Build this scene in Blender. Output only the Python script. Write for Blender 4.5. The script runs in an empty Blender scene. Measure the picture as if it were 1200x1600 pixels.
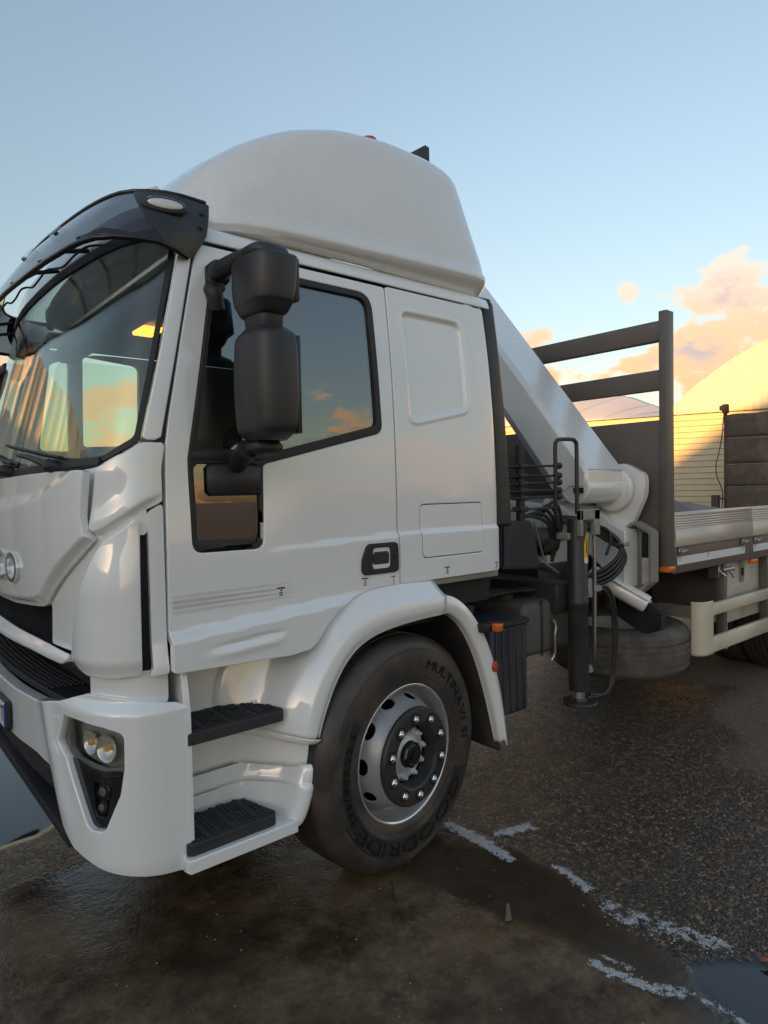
import bpy, bmesh, math, random
import numpy as np
from mathutils import Vector, Matrix
random.seed(7); np.random.seed(7)
R = math.radians
scn = bpy.context.scene
COL = scn.collection

# ---------------------------------------------------------------- camera
cam_d = bpy.data.cameras.new('camera'); cam = bpy.data.objects.new('camera', cam_d); COL.objects.link(cam)
cam_d.sensor_fit = 'VERTICAL'; cam_d.sensor_height = 36.0; cam_d.sensor_width = 27.0
cam_d.lens = 36.0 * 1035 / 1600; cam_d.clip_start = 0.05; cam_d.clip_end = 5000
def cam_axes(yaw, pitch, roll):
    f = Vector((math.sin(yaw) * math.cos(pitch), math.cos(yaw) * math.cos(pitch), math.sin(pitch)))
    r = Vector((math.cos(yaw), -math.sin(yaw), 0)); u = r.cross(f)
    c, s = math.cos(roll), math.sin(roll)
    return c * r + s * u, -s * r + c * u, f
_r, _u, _f = cam_axes(R(39.8), R(-1.9), R(-1.1))
cam.matrix_world = Matrix(((_r.x, _u.x, -_f.x, 0), (_r.y, _u.y, -_f.y, 0), (_r.z, _u.z, -_f.z, 1.67), (0, 0, 0, 1)))
scn.camera = cam
# ---------------------------------------------------------------- exposure
scn.render.engine = 'CYCLES'
scn.view_settings.view_transform = 'Standard'; scn.view_settings.look = 'None'
scn.view_settings.exposure = 2.52; scn.view_settings.gamma = 1.0
# ---------------------------------------------------------------- sun and sky
SUN_AZ = Vector((-0.93, -0.37, 0)).normalized(); SUN_EL = R(5.0)
sun_dir = (SUN_AZ * math.cos(SUN_EL) + Vector((0, 0, math.sin(SUN_EL)))).normalized()
sl = bpy.data.lights.new('sun', 'SUN'); so = bpy.data.objects.new('sun', sl); COL.objects.link(so)
sl.energy = 2.0; sl.angle = R(0.6); sl.color = (1.0, 0.47, 0.10)
so.rotation_euler = sun_dir.to_track_quat('Z', 'Y').to_euler(); so.location = (-20, -10, 12)

def nd(nt, t, **k):
    n = nt.nodes.new(t)
    for a, b in k.items():
        if a.startswith('i_'):
            key = a[2:]; key = int(key) if key.isdigit() else key.replace('_', ' ')
            n.inputs[key].default_value = b
        else: setattr(n, a, b)
    return n
def lk(nt, a, b): nt.links.new(a, b)
def ramp(nt, fac, stops, interp='LINEAR'):
    n = nt.nodes.new('ShaderNodeValToRGB'); n.color_ramp.interpolation = interp
    e = n.color_ramp.elements
    while len(e) < len(stops): e.new(0.5)
    for i, (p, c) in enumerate(stops):
        e[i].position = p; e[i].color = (*c, 1) if len(c) == 3 else c
    if fac is not None: lk(nt, fac, n.inputs[0])
    return n
def mth(nt, op, a, b=None, c=None):
    n = nt.nodes.new('ShaderNodeMath'); n.operation = op
    for i, v in enumerate((a, b, c)):
        if v is None: continue
        if isinstance(v, (int, float)): n.inputs[i].default_value = v
        else: lk(nt, v, n.inputs[i])
    return n.outputs[0]
def mixc(nt, fac, a, b, mode='MIX'):
    n = nt.nodes.new('ShaderNodeMix'); n.data_type = 'RGBA'; n.blend_type = mode
    for i, v in ((0, fac), (6, a), (7, b)):
        if isinstance(v, (int, float)): n.inputs[i].default_value = v
        elif isinstance(v, tuple): n.inputs[i].default_value = (*v, 1) if len(v) == 3 else v
        else: lk(nt, v, n.inputs[i])
    return n.outputs[2]

world = bpy.data.worlds.new('World'); scn.world = world; world.use_nodes = True
nt = world.node_tree; nt.nodes.clear()
sky = nd(nt, 'ShaderNodeTexSky', sky_type='NISHITA', sun_disc=False)
sky.sun_elevation = SUN_EL; sky.sun_rotation = math.atan2(sun_dir.x, sun_dir.y)
sky.altitude = 50; sky.air_density = 1.2; sky.dust_density = 1.2; sky.ozone_density = 1.6
tc = nd(nt, 'ShaderNodeTexCoord'); sp = nd(nt, 'ShaderNodeSeparateXYZ'); lk(nt, tc.outputs['Generated'], sp.inputs[0])
zz = mth(nt, 'MAXIMUM', sp.outputs[2], 0.0)
cmb = nd(nt, 'ShaderNodeVectorMath', operation='MULTIPLY'); lk(nt, tc.outputs['Generated'], cmb.inputs[0]); cmb.inputs[1].default_value = (1, 1, 1.9)
offv = nd(nt, 'ShaderNodeVectorMath', operation='ADD'); lk(nt, cmb.outputs[0], offv.inputs[0]); offv.inputs[1].default_value = (-.017, .002, .016)      # a step towards the sun, for the lit side of clouds
n1 = nd(nt, 'ShaderNodeTexNoise', i_Scale=9.5, i_Detail=9.0, i_Roughness=0.55, i_Distortion=0.2); lk(nt, cmb.outputs[0], n1.inputs['Vector'])
n1b = nd(nt, 'ShaderNodeTexNoise', i_Scale=9.5, i_Detail=9.0, i_Roughness=0.55, i_Distortion=0.2); lk(nt, offv.outputs[0], n1b.inputs['Vector'])
n2 = nd(nt, 'ShaderNodeTexNoise', i_Scale=3.4, i_Detail=3.0); lk(nt, cmb.outputs[0], n2.inputs['Vector'])
n3 = nd(nt, 'ShaderNodeTexNoise', i_Scale=34.0, i_Detail=7.0, i_Roughness=0.6); lk(nt, cmb.outputs[0], n3.inputs['Vector'])
# low cumulus band all round the horizon, thinning out with height
band = ramp(nt, zz, [(0.0, (.5,)*3), (0.06, (.62,)*3), (0.17, (.60,)*3), (0.30, (.30,)*3), (0.42, (.0,)*3), (1.0, (.0,)*3)])
CLOUD_BLOBS = [((.891,.416,.19),.085,.34), ((.906,.41,.12),.06,.30), ((.816,.507,.278),.05,.26), ((.838,.478,.263),.035,.22), ((.885,.384,.264),.07,.20), ((.911,.344,.2265),.07,.24), ((.864,.479,.153),.07,.16), ((.80,.585,.13),.12,.12)]
CLOUD_GAIN = 1.45
SKY_STRENGTH = 0.15

def blob(direction, rad):
    n = nt.nodes.new('ShaderNodeVectorMath'); n.operation = 'DISTANCE'
    lk(nt, tc.outputs['Generated'], n.inputs[0]); n.inputs[1].default_value = Vector(direction).normalized()
    m = nd(nt, 'ShaderNodeMapRange', interpolation_type='SMOOTHSTEP', i_1=rad, i_2=0.0, i_3=0.0, i_4=1.0)
    lk(nt, n.outputs['Value'], m.inputs[0]); return m.outputs[0]
bl = None
for d_, r_, k_ in CLOUD_BLOBS:
    b_ = mth(nt, 'MULTIPLY', blob(d_, r_), k_)
    bl = b_ if bl is None else mth(nt, 'ADD', bl, b_)
dens0 = mth(nt, 'ADD', mth(nt, 'ADD', n1.outputs[0], mth(nt, 'MULTIPLY', mth(nt, 'SUBTRACT', n2.outputs[0], 0.5), 0.5)), mth(nt, 'MULTIPLY', mth(nt, 'SUBTRACT', n3.outputs[0], 0.5), 0.16))
dens = mth(nt, 'ADD', mth(nt, 'ADD', dens0, mth(nt, 'MULTIPLY', band.outputs[0], 0.445)), bl)
cov = nd(nt, 'ShaderNodeMapRange', interpolation_type='SMOOTHSTEP', i_1=0.79, i_2=0.90, i_3=0.0, i_4=1.0); lk(nt, dens, cov.inputs[0])
thick = nd(nt, 'ShaderNodeMapRange', interpolation_type='SMOOTHSTEP', i_1=0.86, i_2=1.12, i_3=0.0, i_4=1.0); lk(nt, dens, thick.inputs[0])
# clouds face a low sun behind the viewer: cream thin edges, orange body, mauve where thick
lowc = ramp(nt, zz, [(0.0, (1.0, .46, .18)), (0.12, (1.0, .50, .21)), (0.20, (1.0, .58, .30)), (0.28, (.95, .74, .58)), (0.6, (.8, .8, .8))])
lit = nd(nt, 'ShaderNodeMapRange', interpolation_type='SMOOTHSTEP', i_1=-.07, i_2=.07, i_3=0.0, i_4=1.0); lk(nt, mth(nt, 'SUBTRACT', n1.outputs[0], n1b.outputs[0]), lit.inputs[0])
ccol = mixc(nt, mth(nt, 'MULTIPLY', mth(nt, 'MULTIPLY', thick.outputs[0], 0.9), mth(nt, 'SUBTRACT', 1.0, lit.outputs[0])), lowc.outputs[0], (.50, .41, .42))
cl_em = mixc(nt, 1.0, ccol, (CLOUD_GAIN,) * 3, 'MULTIPLY')
hz = ramp(nt, zz, [(0.0, (.43, .38, .335)), (0.10, (.42, .405, .385)), (0.22, (.42, .42, .435)), (0.45, (.45, .465, .49)), (1.0, (.53, .56, .61))])
hsv = nd(nt, 'ShaderNodeHueSaturation', i_Saturation=0.74); lk(nt, sky.outputs[0], hsv.inputs['Color'])
skc = mixc(nt, 1.0, hsv.outputs[0], hz.outputs[0], 'MULTIPLY')
fin = mixc(nt, mth(nt, 'MULTIPLY', cov.outputs[0], 0.85), skc, cl_em)
bg = nd(nt, 'ShaderNodeBackground', i_Strength=SKY_STRENGTH); lk(nt, fin, bg.inputs[0])
wo = nd(nt, 'ShaderNodeOutputWorld'); lk(nt, bg.outputs[0], wo.inputs[0])

# ---------------------------------------------------------------- materials
MATS = {}
def new_mat(name):
    m = bpy.data.materials.new(name); m.use_nodes = True; m.node_tree.nodes.clear(); MATS[name] = m
    t = m.node_tree; o = nd(t, 'ShaderNodeOutputMaterial'); return m, t, o
def solid(name, col, rough=0.5, metal=0.0, coat=0.0, var=0.08, vscale=6.0, bump=0.0, bscale=60.0, spec=0.5, dirt=None, emis=None, dscale=3.0, damt=0.5):
    """Principled with uneven colour and gloss, optional dirt tint and fine relief."""
    m, t, o = new_mat(name)
    p = nd(t, 'ShaderNodeBsdfPrincipled', i_Metallic=metal, i_Roughness=rough)
    p.inputs['Coat Weight'].default_value = coat; p.inputs['Coat Roughness'].default_value = 0.04
    p.inputs['Specular IOR Level'].default_value = spec
    c = nd(t, 'ShaderNodeTexCoord')
    n = nd(t, 'ShaderNodeTexNoise', i_Scale=vscale, i_Detail=6.0, i_Roughness=0.6); lk(t, c.outputs['Object'], n.inputs['Vector'])
    lo = tuple(x * (1 - var) for x in col); hi = tuple(min(1, x * (1 + var)) for x in col)
    cr = ramp(t, n.outputs[0], [(0.3, lo), (0.7, hi)]); cc = cr.outputs[0]
    if dirt:
        n2_ = nd(t, 'ShaderNodeTexNoise', i_Scale=dscale, i_Detail=9.0, i_Roughness=0.68); lk(t, c.outputs['Object'], n2_.inputs['Vector'])
        dr = ramp(t, n2_.outputs[0], [(0.45, (0, 0, 0)), (0.75, (damt,) * 3)])
        cc = mixc(t, dr.outputs[0], cc, dirt)
    lk(t, cc, p.inputs['Base Color'])
    rr = nd(t, 'ShaderNodeMapRange', i_1=0.3, i_2=0.7, i_3=max(0.02, rough * 0.85), i_4=min(1, rough * 1.15)); lk(t, n.outputs[0], rr.inputs[0])
    lk(t, rr.outputs[0], p.inputs['Roughness'])
    if bump:
        n3_ = nd(t, 'ShaderNodeTexNoise', i_Scale=bscale, i_Detail=4.0); lk(t, c.outputs['Object'], n3_.inputs['Vector'])
        b = nd(t, 'ShaderNodeBump', i_Strength=bump, i_Distance=0.004); lk(t, n3_.outputs[0], b.inputs['Height']); lk(t, b.outputs[0], p.inputs['Normal'])
    if emis:
        p.inputs['Emission Color'].default_value = (*emis[0], 1); p.inputs['Emission Strength'].default_value = emis[1]
    lk(t, p.outputs[0], o.inputs[0]); return m
def glass(name, tint, ior=1.6, rough=0.0):
    m, t, o = new_mat(name)
    tr = nd(t, 'ShaderNodeBsdfTransparent', i_Color=(*tint, 1)); gl = nd(t, 'ShaderNodeBsdfGlossy', i_Color=(1, 1, 1, 1), i_Roughness=rough)
    g = nd(t, 'ShaderNodeNewGeometry'); dt = nd(t, 'ShaderNodeVectorMath', operation='DOT_PRODUCT'); lk(t, g.outputs['Incoming'], dt.inputs[0]); lk(t, g.outputs['Normal'], dt.inputs[1])
    f0 = ((ior - 1) / (ior + 1)) ** 2; inv = mth(t, 'SUBTRACT', 1.0, mth(t, 'ABSOLUTE', dt.outputs['Value']))
    sch = mth(t, 'ADD', mth(t, 'MULTIPLY', mth(t, 'POWER', inv, 5.0), 1 - f0), f0); mx = nd(t, 'ShaderNodeMixShader')   # reflectance of a thin pane, same from both sides
    lk(t, sch, mx.inputs[0]); lk(t, tr.outputs[0], mx.inputs[1]); lk(t, gl.outputs[0], mx.inputs[2]); lk(t, mx.outputs[0], o.inputs[0]); return m
M = {}
def paint(name, col, dirt, cr0=.018):
    """White vehicle paint with clear coat, slight orange peel and road film."""
    m, t, o = new_mat(name)
    p = nd(t, 'ShaderNodeBsdfPrincipled', i_Roughness=0.26); p.inputs['Coat Weight'].default_value = 1.0; p.inputs['Coat Roughness'].default_value = 0.05
    p.inputs['Coat IOR'].default_value = 1.75
    c = nd(t, 'ShaderNodeTexCoord'); g = nd(t, 'ShaderNodeNewGeometry')
    a = nd(t, 'ShaderNodeTexNoise', i_Scale=2.3, i_Detail=8.0, i_Roughness=0.65); lk(t, g.outputs['Position'], a.inputs['Vector'])
    mp = nd(t, 'ShaderNodeMapping'); mp.inputs['Scale'].default_value = (9, 9, 0.8); lk(t, g.outputs['Position'], mp.inputs[0])
    st = nd(t, 'ShaderNodeTexNoise', i_Scale=3.0, i_Detail=5.0); lk(t, mp.outputs[0], st.inputs['Vector'])
    f = mth(t, 'MULTIPLY', ramp(t, a.outputs[0], [(0.4, (0,)*3), (0.75, (1,)*3)]).outputs[0], ramp(t, st.outputs[0], [(0.4, (.25,)*3), (0.7, (1,)*3)]).outputs[0])
    cc = mixc(t, mth(t, 'MULTIPLY', f, dirt), col, (.46, .42, .36)); lk(t, cc, p.inputs['Base Color'])
    lk(t, mth(t, 'ADD', mth(t, 'MULTIPLY', f, 0.16), cr0), p.inputs['Coat Roughness'])
    op = nd(t, 'ShaderNodeTexNoise', i_Scale=4.0, i_Detail=2.0); lk(t, g.outputs['Position'], op.inputs['Vector'])
    b = nd(t, 'ShaderNodeBump', i_Strength=0.05, i_Distance=0.02); lk(t, op.outputs[0], b.inputs['Height']); lk(t, b.outputs[0], p.inputs['Coat Normal'])
    lk(t, p.outputs[0], o.inputs[0]); return m
M['paint'] = paint('white_cab_paint', (.86, .875, .885), 0.10)
M['paint_roof'] = paint('fairing_paint', (.78, .79, .78), 0.30)
M['cream'] = paint('crane_paint', (.80, .81, .80), 0.3, .22)
M['guard'] = solid('cream_guard_paint', (.62, .58, .46), 0.45, coat=0.3, dirt=(.25, .2, .14), damt=0.5, bump=.05)
M['black'] = solid('black_plastic', (.022, .022, .026), 0.5, bump=0.12, bscale=260, var=.2)
M['mirror_black'] = solid('grained_black_plastic', (.030, .030, .034), 0.42, bump=0.06, bscale=420, var=.15)
M['visor_end'] = solid('visor_dark_grey', (.030, .031, .035), 0.28)
M['gloss_black'] = solid('gloss_black', (.012, .012, .014), 0.12, var=.2)
M['rubber'] = solid('rubber_seal', (.02, .02, .021), 0.55, var=.2)
M['seam'] = solid('seam_shadow_filler', (.015, .015, .017), 0.8)
M['step'] = solid('step_rubber', (.026, .027, .032), 0.62, bump=.2, bscale=200, dirt=(.10, .085, .07), damt=0.35)
M['dark'] = solid('under_body_dark', (.030, .029, .030), 0.75, dirt=(.11, .09, .07), damt=0.6, bump=.3, bscale=40)
M['chassis'] = solid('chassis_blue_black', (.024, .028, .042), 0.5, dirt=(.09, .075, .06), damt=0.5, bump=.15, bscale=60)
M['tank'] = solid('fuel_tank_metal', (.13, .125, .12), 0.6, metal=0.3, dirt=(.055, .045, .038), damt=0.95, bump=.25, bscale=30)
M['crane_dark'] = solid('crane_dark_paint', (.026, .026, .030), 0.45, dirt=(.13, .10, .07), damt=0.4, bump=.1)
M['steel'] = solid('worn_steel', (.42, .42, .42), 0.38, metal=0.9, dirt=(.2, .14, .09), damt=0.45, bump=.1)
M['rim'] = solid('rim_silver_paint', (.46, .47, .49), 0.34, metal=0.35, dirt=(.10, .085, .07), damt=0.45, bump=.05, dscale=5)
M['chrome'] = solid('chrome', (.82, .82, .82), 0.10, metal=1.0, var=.04)
M['tyre'] = solid('tyre_rubber', (.044, .039, .037), 0.42, var=.25, dirt=(.13, .098, .076), damt=0.8, bump=.12, bscale=120, dscale=5)
M['tyre_text'] = solid('tyre_lettering', (.006, .006, .006), 0.3)
M['tyre_dusty'] = solid('dusty_tyre_rubber', (.085, .080, .074), 0.8, dirt=(.22, .19, .16), damt=0.8, bump=.3, bscale=90, dscale=6)
M['bezel'] = solid('lamp_bezel_grey', (.11, .108, .10), 0.3)
M['hub'] = solid('cast_hub_metal', (.66, .70, .74), 0.34, metal=0.25, dirt=(.10, .09, .08), damt=0.6, bump=.2, dscale=9)
M['amber'] = solid('amber_lens', (.75, .16, .02), 0.18, coat=.6, var=.15)
M['red'] = solid('red_orange_lens', (.50, .06, .02), 0.2, coat=.6)
M['frame'] = solid('brown_grey_body_paint', (.120, .102, .092), 0.48, coat=.15, dirt=(.15, .12, .09), damt=0.35, bump=.05)
M['alu'] = solid('anodised_dropside', (.60, .57, .53), 0.42, metal=0.35, dirt=(.38, .31, .24), damt=0.45)
M['reflect'] = solid('white_reflective_tape', (.72, .76, .78), 0.35, var=.05)
M['boxwhite'] = solid('grimy_white_box', (.52, .51, .46), 0.5, dirt=(.20, .16, .12), damt=0.7, dscale=5)
M['interior'] = solid('cab_trim_grey', (.085, .085, .09), 0.8, bump=.1)
M['interior_lt'] = solid('cab_lining_light', (.13, .125, .12), 0.85)
M['seat'] = solid('seat_fabric', (.05, .052, .06), 0.9, bump=.3, bscale=200)
M['window'] = glass('tinted_side_glass', (.50, .56, .58), 2.75)
M['shield'] = glass('windscreen_glass', (.88, .94, .89), 1.62)
M['lens'] = glass('clear_lens', (.95, .95, .94), 1.35)
M['visor'] = glass('smoked_visor', (.46, .45, .46), 1.55, rough=.05)
M['bulb'] = solid('lamp_reflector', (.78, .76, .72), 0.18, metal=.6)
M['lamp_house'] = solid('lamp_housing_grey', (.36, .35, .33), 0.35, metal=.15)
M['bulb_glass'] = solid('amber_bulb', (.75, .45, .16), 0.2)
M['dome'] = solid('cab_dome_lamp', (1, .5, .1), 0.4, emis=((1.0, .36, .03), .55))
M['yellow'] = solid('yellow_sticker', (.85, .50, .02), 0.4)
M['decal'] = solid('grey_lilac_tape', (.60, .57, .58), 0.3, coat=.8)
M['decal_lt'] = solid('pale_tape', (.70, .68, .69), 0.3, coat=.8)
M['ink'] = solid('black_print', (.03, .03, .03), 0.5)
M['plate'] = solid('plate_white', (.75, .75, .74), 0.35)
M['plate_blue'] = solid('plate_blue', (.02, .05, .28), 0.35)
M['hose'] = solid('hydraulic_hose', (.022, .022, .022), 0.42, dirt=(.12, .1, .08), damt=.35)
M['grime_plate'] = solid('weathered_grey_plate', (.30, .30, .29), 0.5, metal=.2, dirt=(.15, .12, .09), damt=.6)

# ---------------------------------------------------------------- mesh helpers
def link(name, me, mat, parent=None):
    o = bpy.data.objects.new(name, me); COL.objects.link(o)
    if mat is not None: me.materials.append(M[mat] if isinstance(mat, str) else mat)
    if parent is not None: put(o, parent)
    return o
def put(o, parent):
    o.parent = parent
    if parent.type == 'EMPTY' and parent.parent is None: o.location = -Vector(parent.location)
def mesh(name, V, Fc, mat, parent=None, smooth=None, normals=None):
    me = bpy.data.meshes.new(name)
    me.from_pydata([tuple(map(float, v)) for v in V], [], [tuple(map(int, f)) for f in Fc]); me.update()
    if normals is not None:
        me.polygons.foreach_set('use_smooth', [True] * len(me.polygons))
        me.normals_split_custom_set_from_vertices([tuple(map(float, n)) for n in normals])
    elif smooth: 
        me.polygons.foreach_set('use_smooth', [True] * len(me.polygons)); me.set_sharp_from_angle(angle=R(smooth))
    return link(name, me, mat, parent)
def from_bm(name, bm, mat, parent=None, smooth=35):
    bmesh.ops.recalc_face_normals(bm, faces=bm.faces)
    me = bpy.data.meshes.new(name); bm.to_mesh(me); bm.free()
    if smooth: me.polygons.foreach_set('use_smooth', [True] * len(me.polygons)); me.set_sharp_from_angle(angle=R(smooth))
    return link(name, me, mat, parent)
def bm_box(bm, lo, hi, mtx=None, bev=0.0, seg=2):
    vs = [bm.verts.new(Vector((x, y, z))) for x in (lo[0], hi[0]) for y in (lo[1], hi[1]) for z in (lo[2], hi[2])]
    fs = [bm.faces.new([vs[i] for i in q]) for q in ((0, 1, 3, 2), (4, 6, 7, 5), (0, 4, 5, 1), (2, 3, 7, 6), (0, 2, 6, 4), (1, 5, 7, 3))]
    if bev > 0:
        es = list({e for f in fs for e in f.edges})
        r = bmesh.ops.bevel(bm, geom=es, offset=bev, segments=seg, profile=0.5, affect='EDGES', clamp_overlap=True)
        vs = list({v for f in r['faces'] for v in f.verts} | {v for v in vs if v.is_valid})
    if mtx is not None: bmesh.ops.transform(bm, matrix=mtx, verts=vs)
def box(name, lo, hi, mat, parent=None, bev=0.004, mtx=None, seg=2):
    bm = bmesh.new(); bm_box(bm, lo, hi, mtx, bev, seg); return from_bm(name, bm, mat, parent)
def frame_from(d, up=(0, 0, 1)):
    d = np.asarray(d, float); d = d / np.linalg.norm(d); u = np.asarray(up, float)
    if abs(d @ u) > 0.95: u = np.array((1.0, 0, 0))
    a = np.cross(u, d); a /= np.linalg.norm(a); return a, np.cross(d, a), d
def catmull(pts, n=8, closed=False):
    P = np.asarray(pts, float)
    P = np.vstack([P[-1], P, P[:2]]) if closed else np.vstack([2 * P[0] - P[1], P, 2 * P[-1] - P[-2]])
    out = []
    for i in range(1, len(P) - 2):
        a, b, c, d = P[i - 1:i + 3]
        for t in np.arange(n) / n:
            out.append(.5 * (2 * b + (c - a) * t + (2 * a - 5 * b + 4 * c - d) * t * t + (3 * b - a - 3 * c + d) * t ** 3))
    if not closed: out.append(P[-2])
    return np.array(out)
def tube_geo(path, r, k=10):
    path = np.asarray(path, float); n = len(path)
    rr = np.full(n, r) if np.isscalar(r) else np.asarray(r, float)
    T = np.gradient(path, axis=0); T /= np.linalg.norm(T, axis=1)[:, None] + 1e-12
    a, b, _ = frame_from(T[0]); V = []
    for i in range(n):
        a = a - T[i] * (a @ T[i]); a /= np.linalg.norm(a); b = np.cross(T[i], a)
        for j in range(k):
            q = 2 * math.pi * j / k; V.append(path[i] + rr[i] * (math.cos(q) * a + math.sin(q) * b))
    Fc = [(i * k + j, i * k + (j + 1) % k, (i + 1) * k + (j + 1) % k, (i + 1) * k + j) for i in range(n - 1) for j in range(k)]
    Fc.append(tuple(range(k - 1, -1, -1))); Fc.append(tuple((n - 1) * k + j for j in range(k)))
    return V, Fc
def tube(name, path, r, mat, parent=None, k=10, smooth_n=0):
    if smooth_n: path = catmull(path, smooth_n)
    V, Fc = tube_geo(path, r, k); return mesh(name, V, Fc, mat, parent, smooth=50)
class MB:
    """collects several shapes that belong to one part"""
    def __init__(s): s.V = []; s.F = []
    def add(s, V, Fc):
        o = len(s.V); s.V += [tuple(v) for v in V]; s.F += [tuple(i + o for i in f) for f in Fc]; return s
    def box(s, lo, hi, bev=0.003, mtx=None):
        bm = bmesh.new(); bm_box(bm, lo, hi, mtx, bev, 1); bm.verts.index_update(); bmesh.ops.recalc_face_normals(bm, faces=bm.faces)
        s.add([v.co[:] for v in bm.verts], [[v.index for v in f.verts] for f in bm.faces]); bm.free(); return s
    def tube(s, path, r, k=8): return s.add(*tube_geo(path, r, k))
    def lathe(s, prof, c, axis, k=32, up=(0, 0, 1)): return s.add(*lathe_geo(prof, c, axis, k, up))
    def build(s, name, mat, parent=None, smooth=40): return mesh(name, s.V, s.F, mat, parent, smooth=smooth)
def lathe_geo(prof, c, axis, k=32, up=(0, 0, 1), caps=True):
    a, b, d = frame_from(axis, up); c = np.asarray(c, float); V = []; n = len(prof)
    for (r, h) in prof:
        for j in range(k):
            q = 2 * math.pi * j / k; V.append(c + d * h + r * (math.cos(q) * a + math.sin(q) * b))
    Fc = [(i * k + j, (i + 1) * k + j, (i + 1) * k + (j + 1) % k, i * k + (j + 1) % k) for i in range(n - 1) for j in range(k)]
    if caps and prof[0][0] > 1e-5: Fc.append(tuple(range(k)))
    if caps and prof[-1][0] > 1e-5: Fc.append(tuple((n - 1) * k + j for j in range(k - 1, -1, -1)))
    return V, Fc
def lathe(name, prof, c, axis, mat, parent=None, k=48, smooth=35, up=(0, 0, 1), caps=True):
    V, Fc = lathe_geo(prof, c, axis, k, up, caps)
    bm = bmesh.new(); bv = [bm.verts.new(v) for v in V]
    for f in Fc:
        try: bm.faces.new([bv[i] for i in f])
        except ValueError: pass
    bmesh.ops.remove_doubles(bm, verts=bm.verts, dist=1e-5)
    return from_bm(name, bm, mat, parent, smooth)
def loft(name, rows, mat, parent=None, sub_u=1, sub_v=1, thick=0.0, smooth=40, close_v=False):
    """surface through rows of points; thickness is given inwards as real depth"""
    A = np.asarray(rows, float)
    if sub_v > 1: A = np.array([catmull(r, sub_v, close_v) for r in A])
    if sub_u > 1: A = np.swapaxes(np.array([catmull(c, sub_u) for c in np.swapaxes(A, 0, 1)]), 0, 1)
    n, m = A.shape[:2]; V = A.reshape(-1, 3)
    jj = range(m) if close_v else range(m - 1)
    Fc = [(i * m + j, i * m + (j + 1) % m, (i + 1) * m + (j + 1) % m, (i + 1) * m + j) for i in range(n - 1) for j in jj]
    o = mesh(name, V, Fc, mat, parent, smooth=smooth)
    if thick:
        md = o.modifiers.new('t', 'SOLIDIFY'); md.thickness = abs(thick); md.offset = -1 if thick > 0 else 1; md.use_even_offset = False
    return o
# ---- signed distance helpers in a 2-D parameter plane
def roundpoly(pts, r, seg=6):
    pts = [np.asarray(p, float) for p in pts]; n = len(pts); rr = [r] * n if np.isscalar(r) else r; out = []
    for i in range(n):
        p, a, b = pts[i], pts[i - 1], pts[(i + 1) % n]
        u = a - p; v = b - p; lu = np.linalg.norm(u); lv = np.linalg.norm(v); u /= lu; v /= lv
        ang = math.acos(max(-1, min(1, u @ v)))
        if rr[i] <= 0 or ang > 3.1: out.append(p); continue
        t = min(rr[i] / math.tan(ang / 2), lu * .49, lv * .49)
        A, B = p + u * t, p + v * t
        for k in range(seg + 1):
            s = k / seg; out.append((1 - s) ** 2 * A + 2 * s * (1 - s) * p + s * s * B)
    return np.array(out)
def sd_poly(poly):
    P = np.asarray(poly, float)
    def f(U, V):
        sh = np.shape(U); x = np.ravel(U); y = np.ravel(V); d = np.full(x.shape, 1e9); ins = np.zeros(x.shape, bool)
        for i in range(len(P)):
            ax, ay = P[i - 1]; bx, by = P[i]; ex, ey = bx - ax, by - ay; L = ex * ex + ey * ey
            if L < 1e-14: continue
            t = np.clip(((x - ax) * ex + (y - ay) * ey) / L, 0, 1)
            d = np.minimum(d, np.hypot(x - ax - t * ex, y - ay - t * ey))
            c = (ay > y) != (by > y)
            with np.errstate(divide='ignore', invalid='ignore'): ins ^= c & (x < ax + (y - ay) * ex / (ey if ey != 0 else 1e-12))
        return np.where(ins, -d, d).reshape(sh)
    return f
def sd_sub(a, *bs):
    def f(U, V):
        d = a(U, V)
        for b in bs: d = np.maximum(d, -b(U, V))
        return d
    return f
def sd_off(a, k): return lambda U, V: a(U, V) + k
def sstep(x, a, b):
    t = np.clip((x - a) / (b - a), 0, 1); return t * t * (3 - 2 * t)
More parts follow.
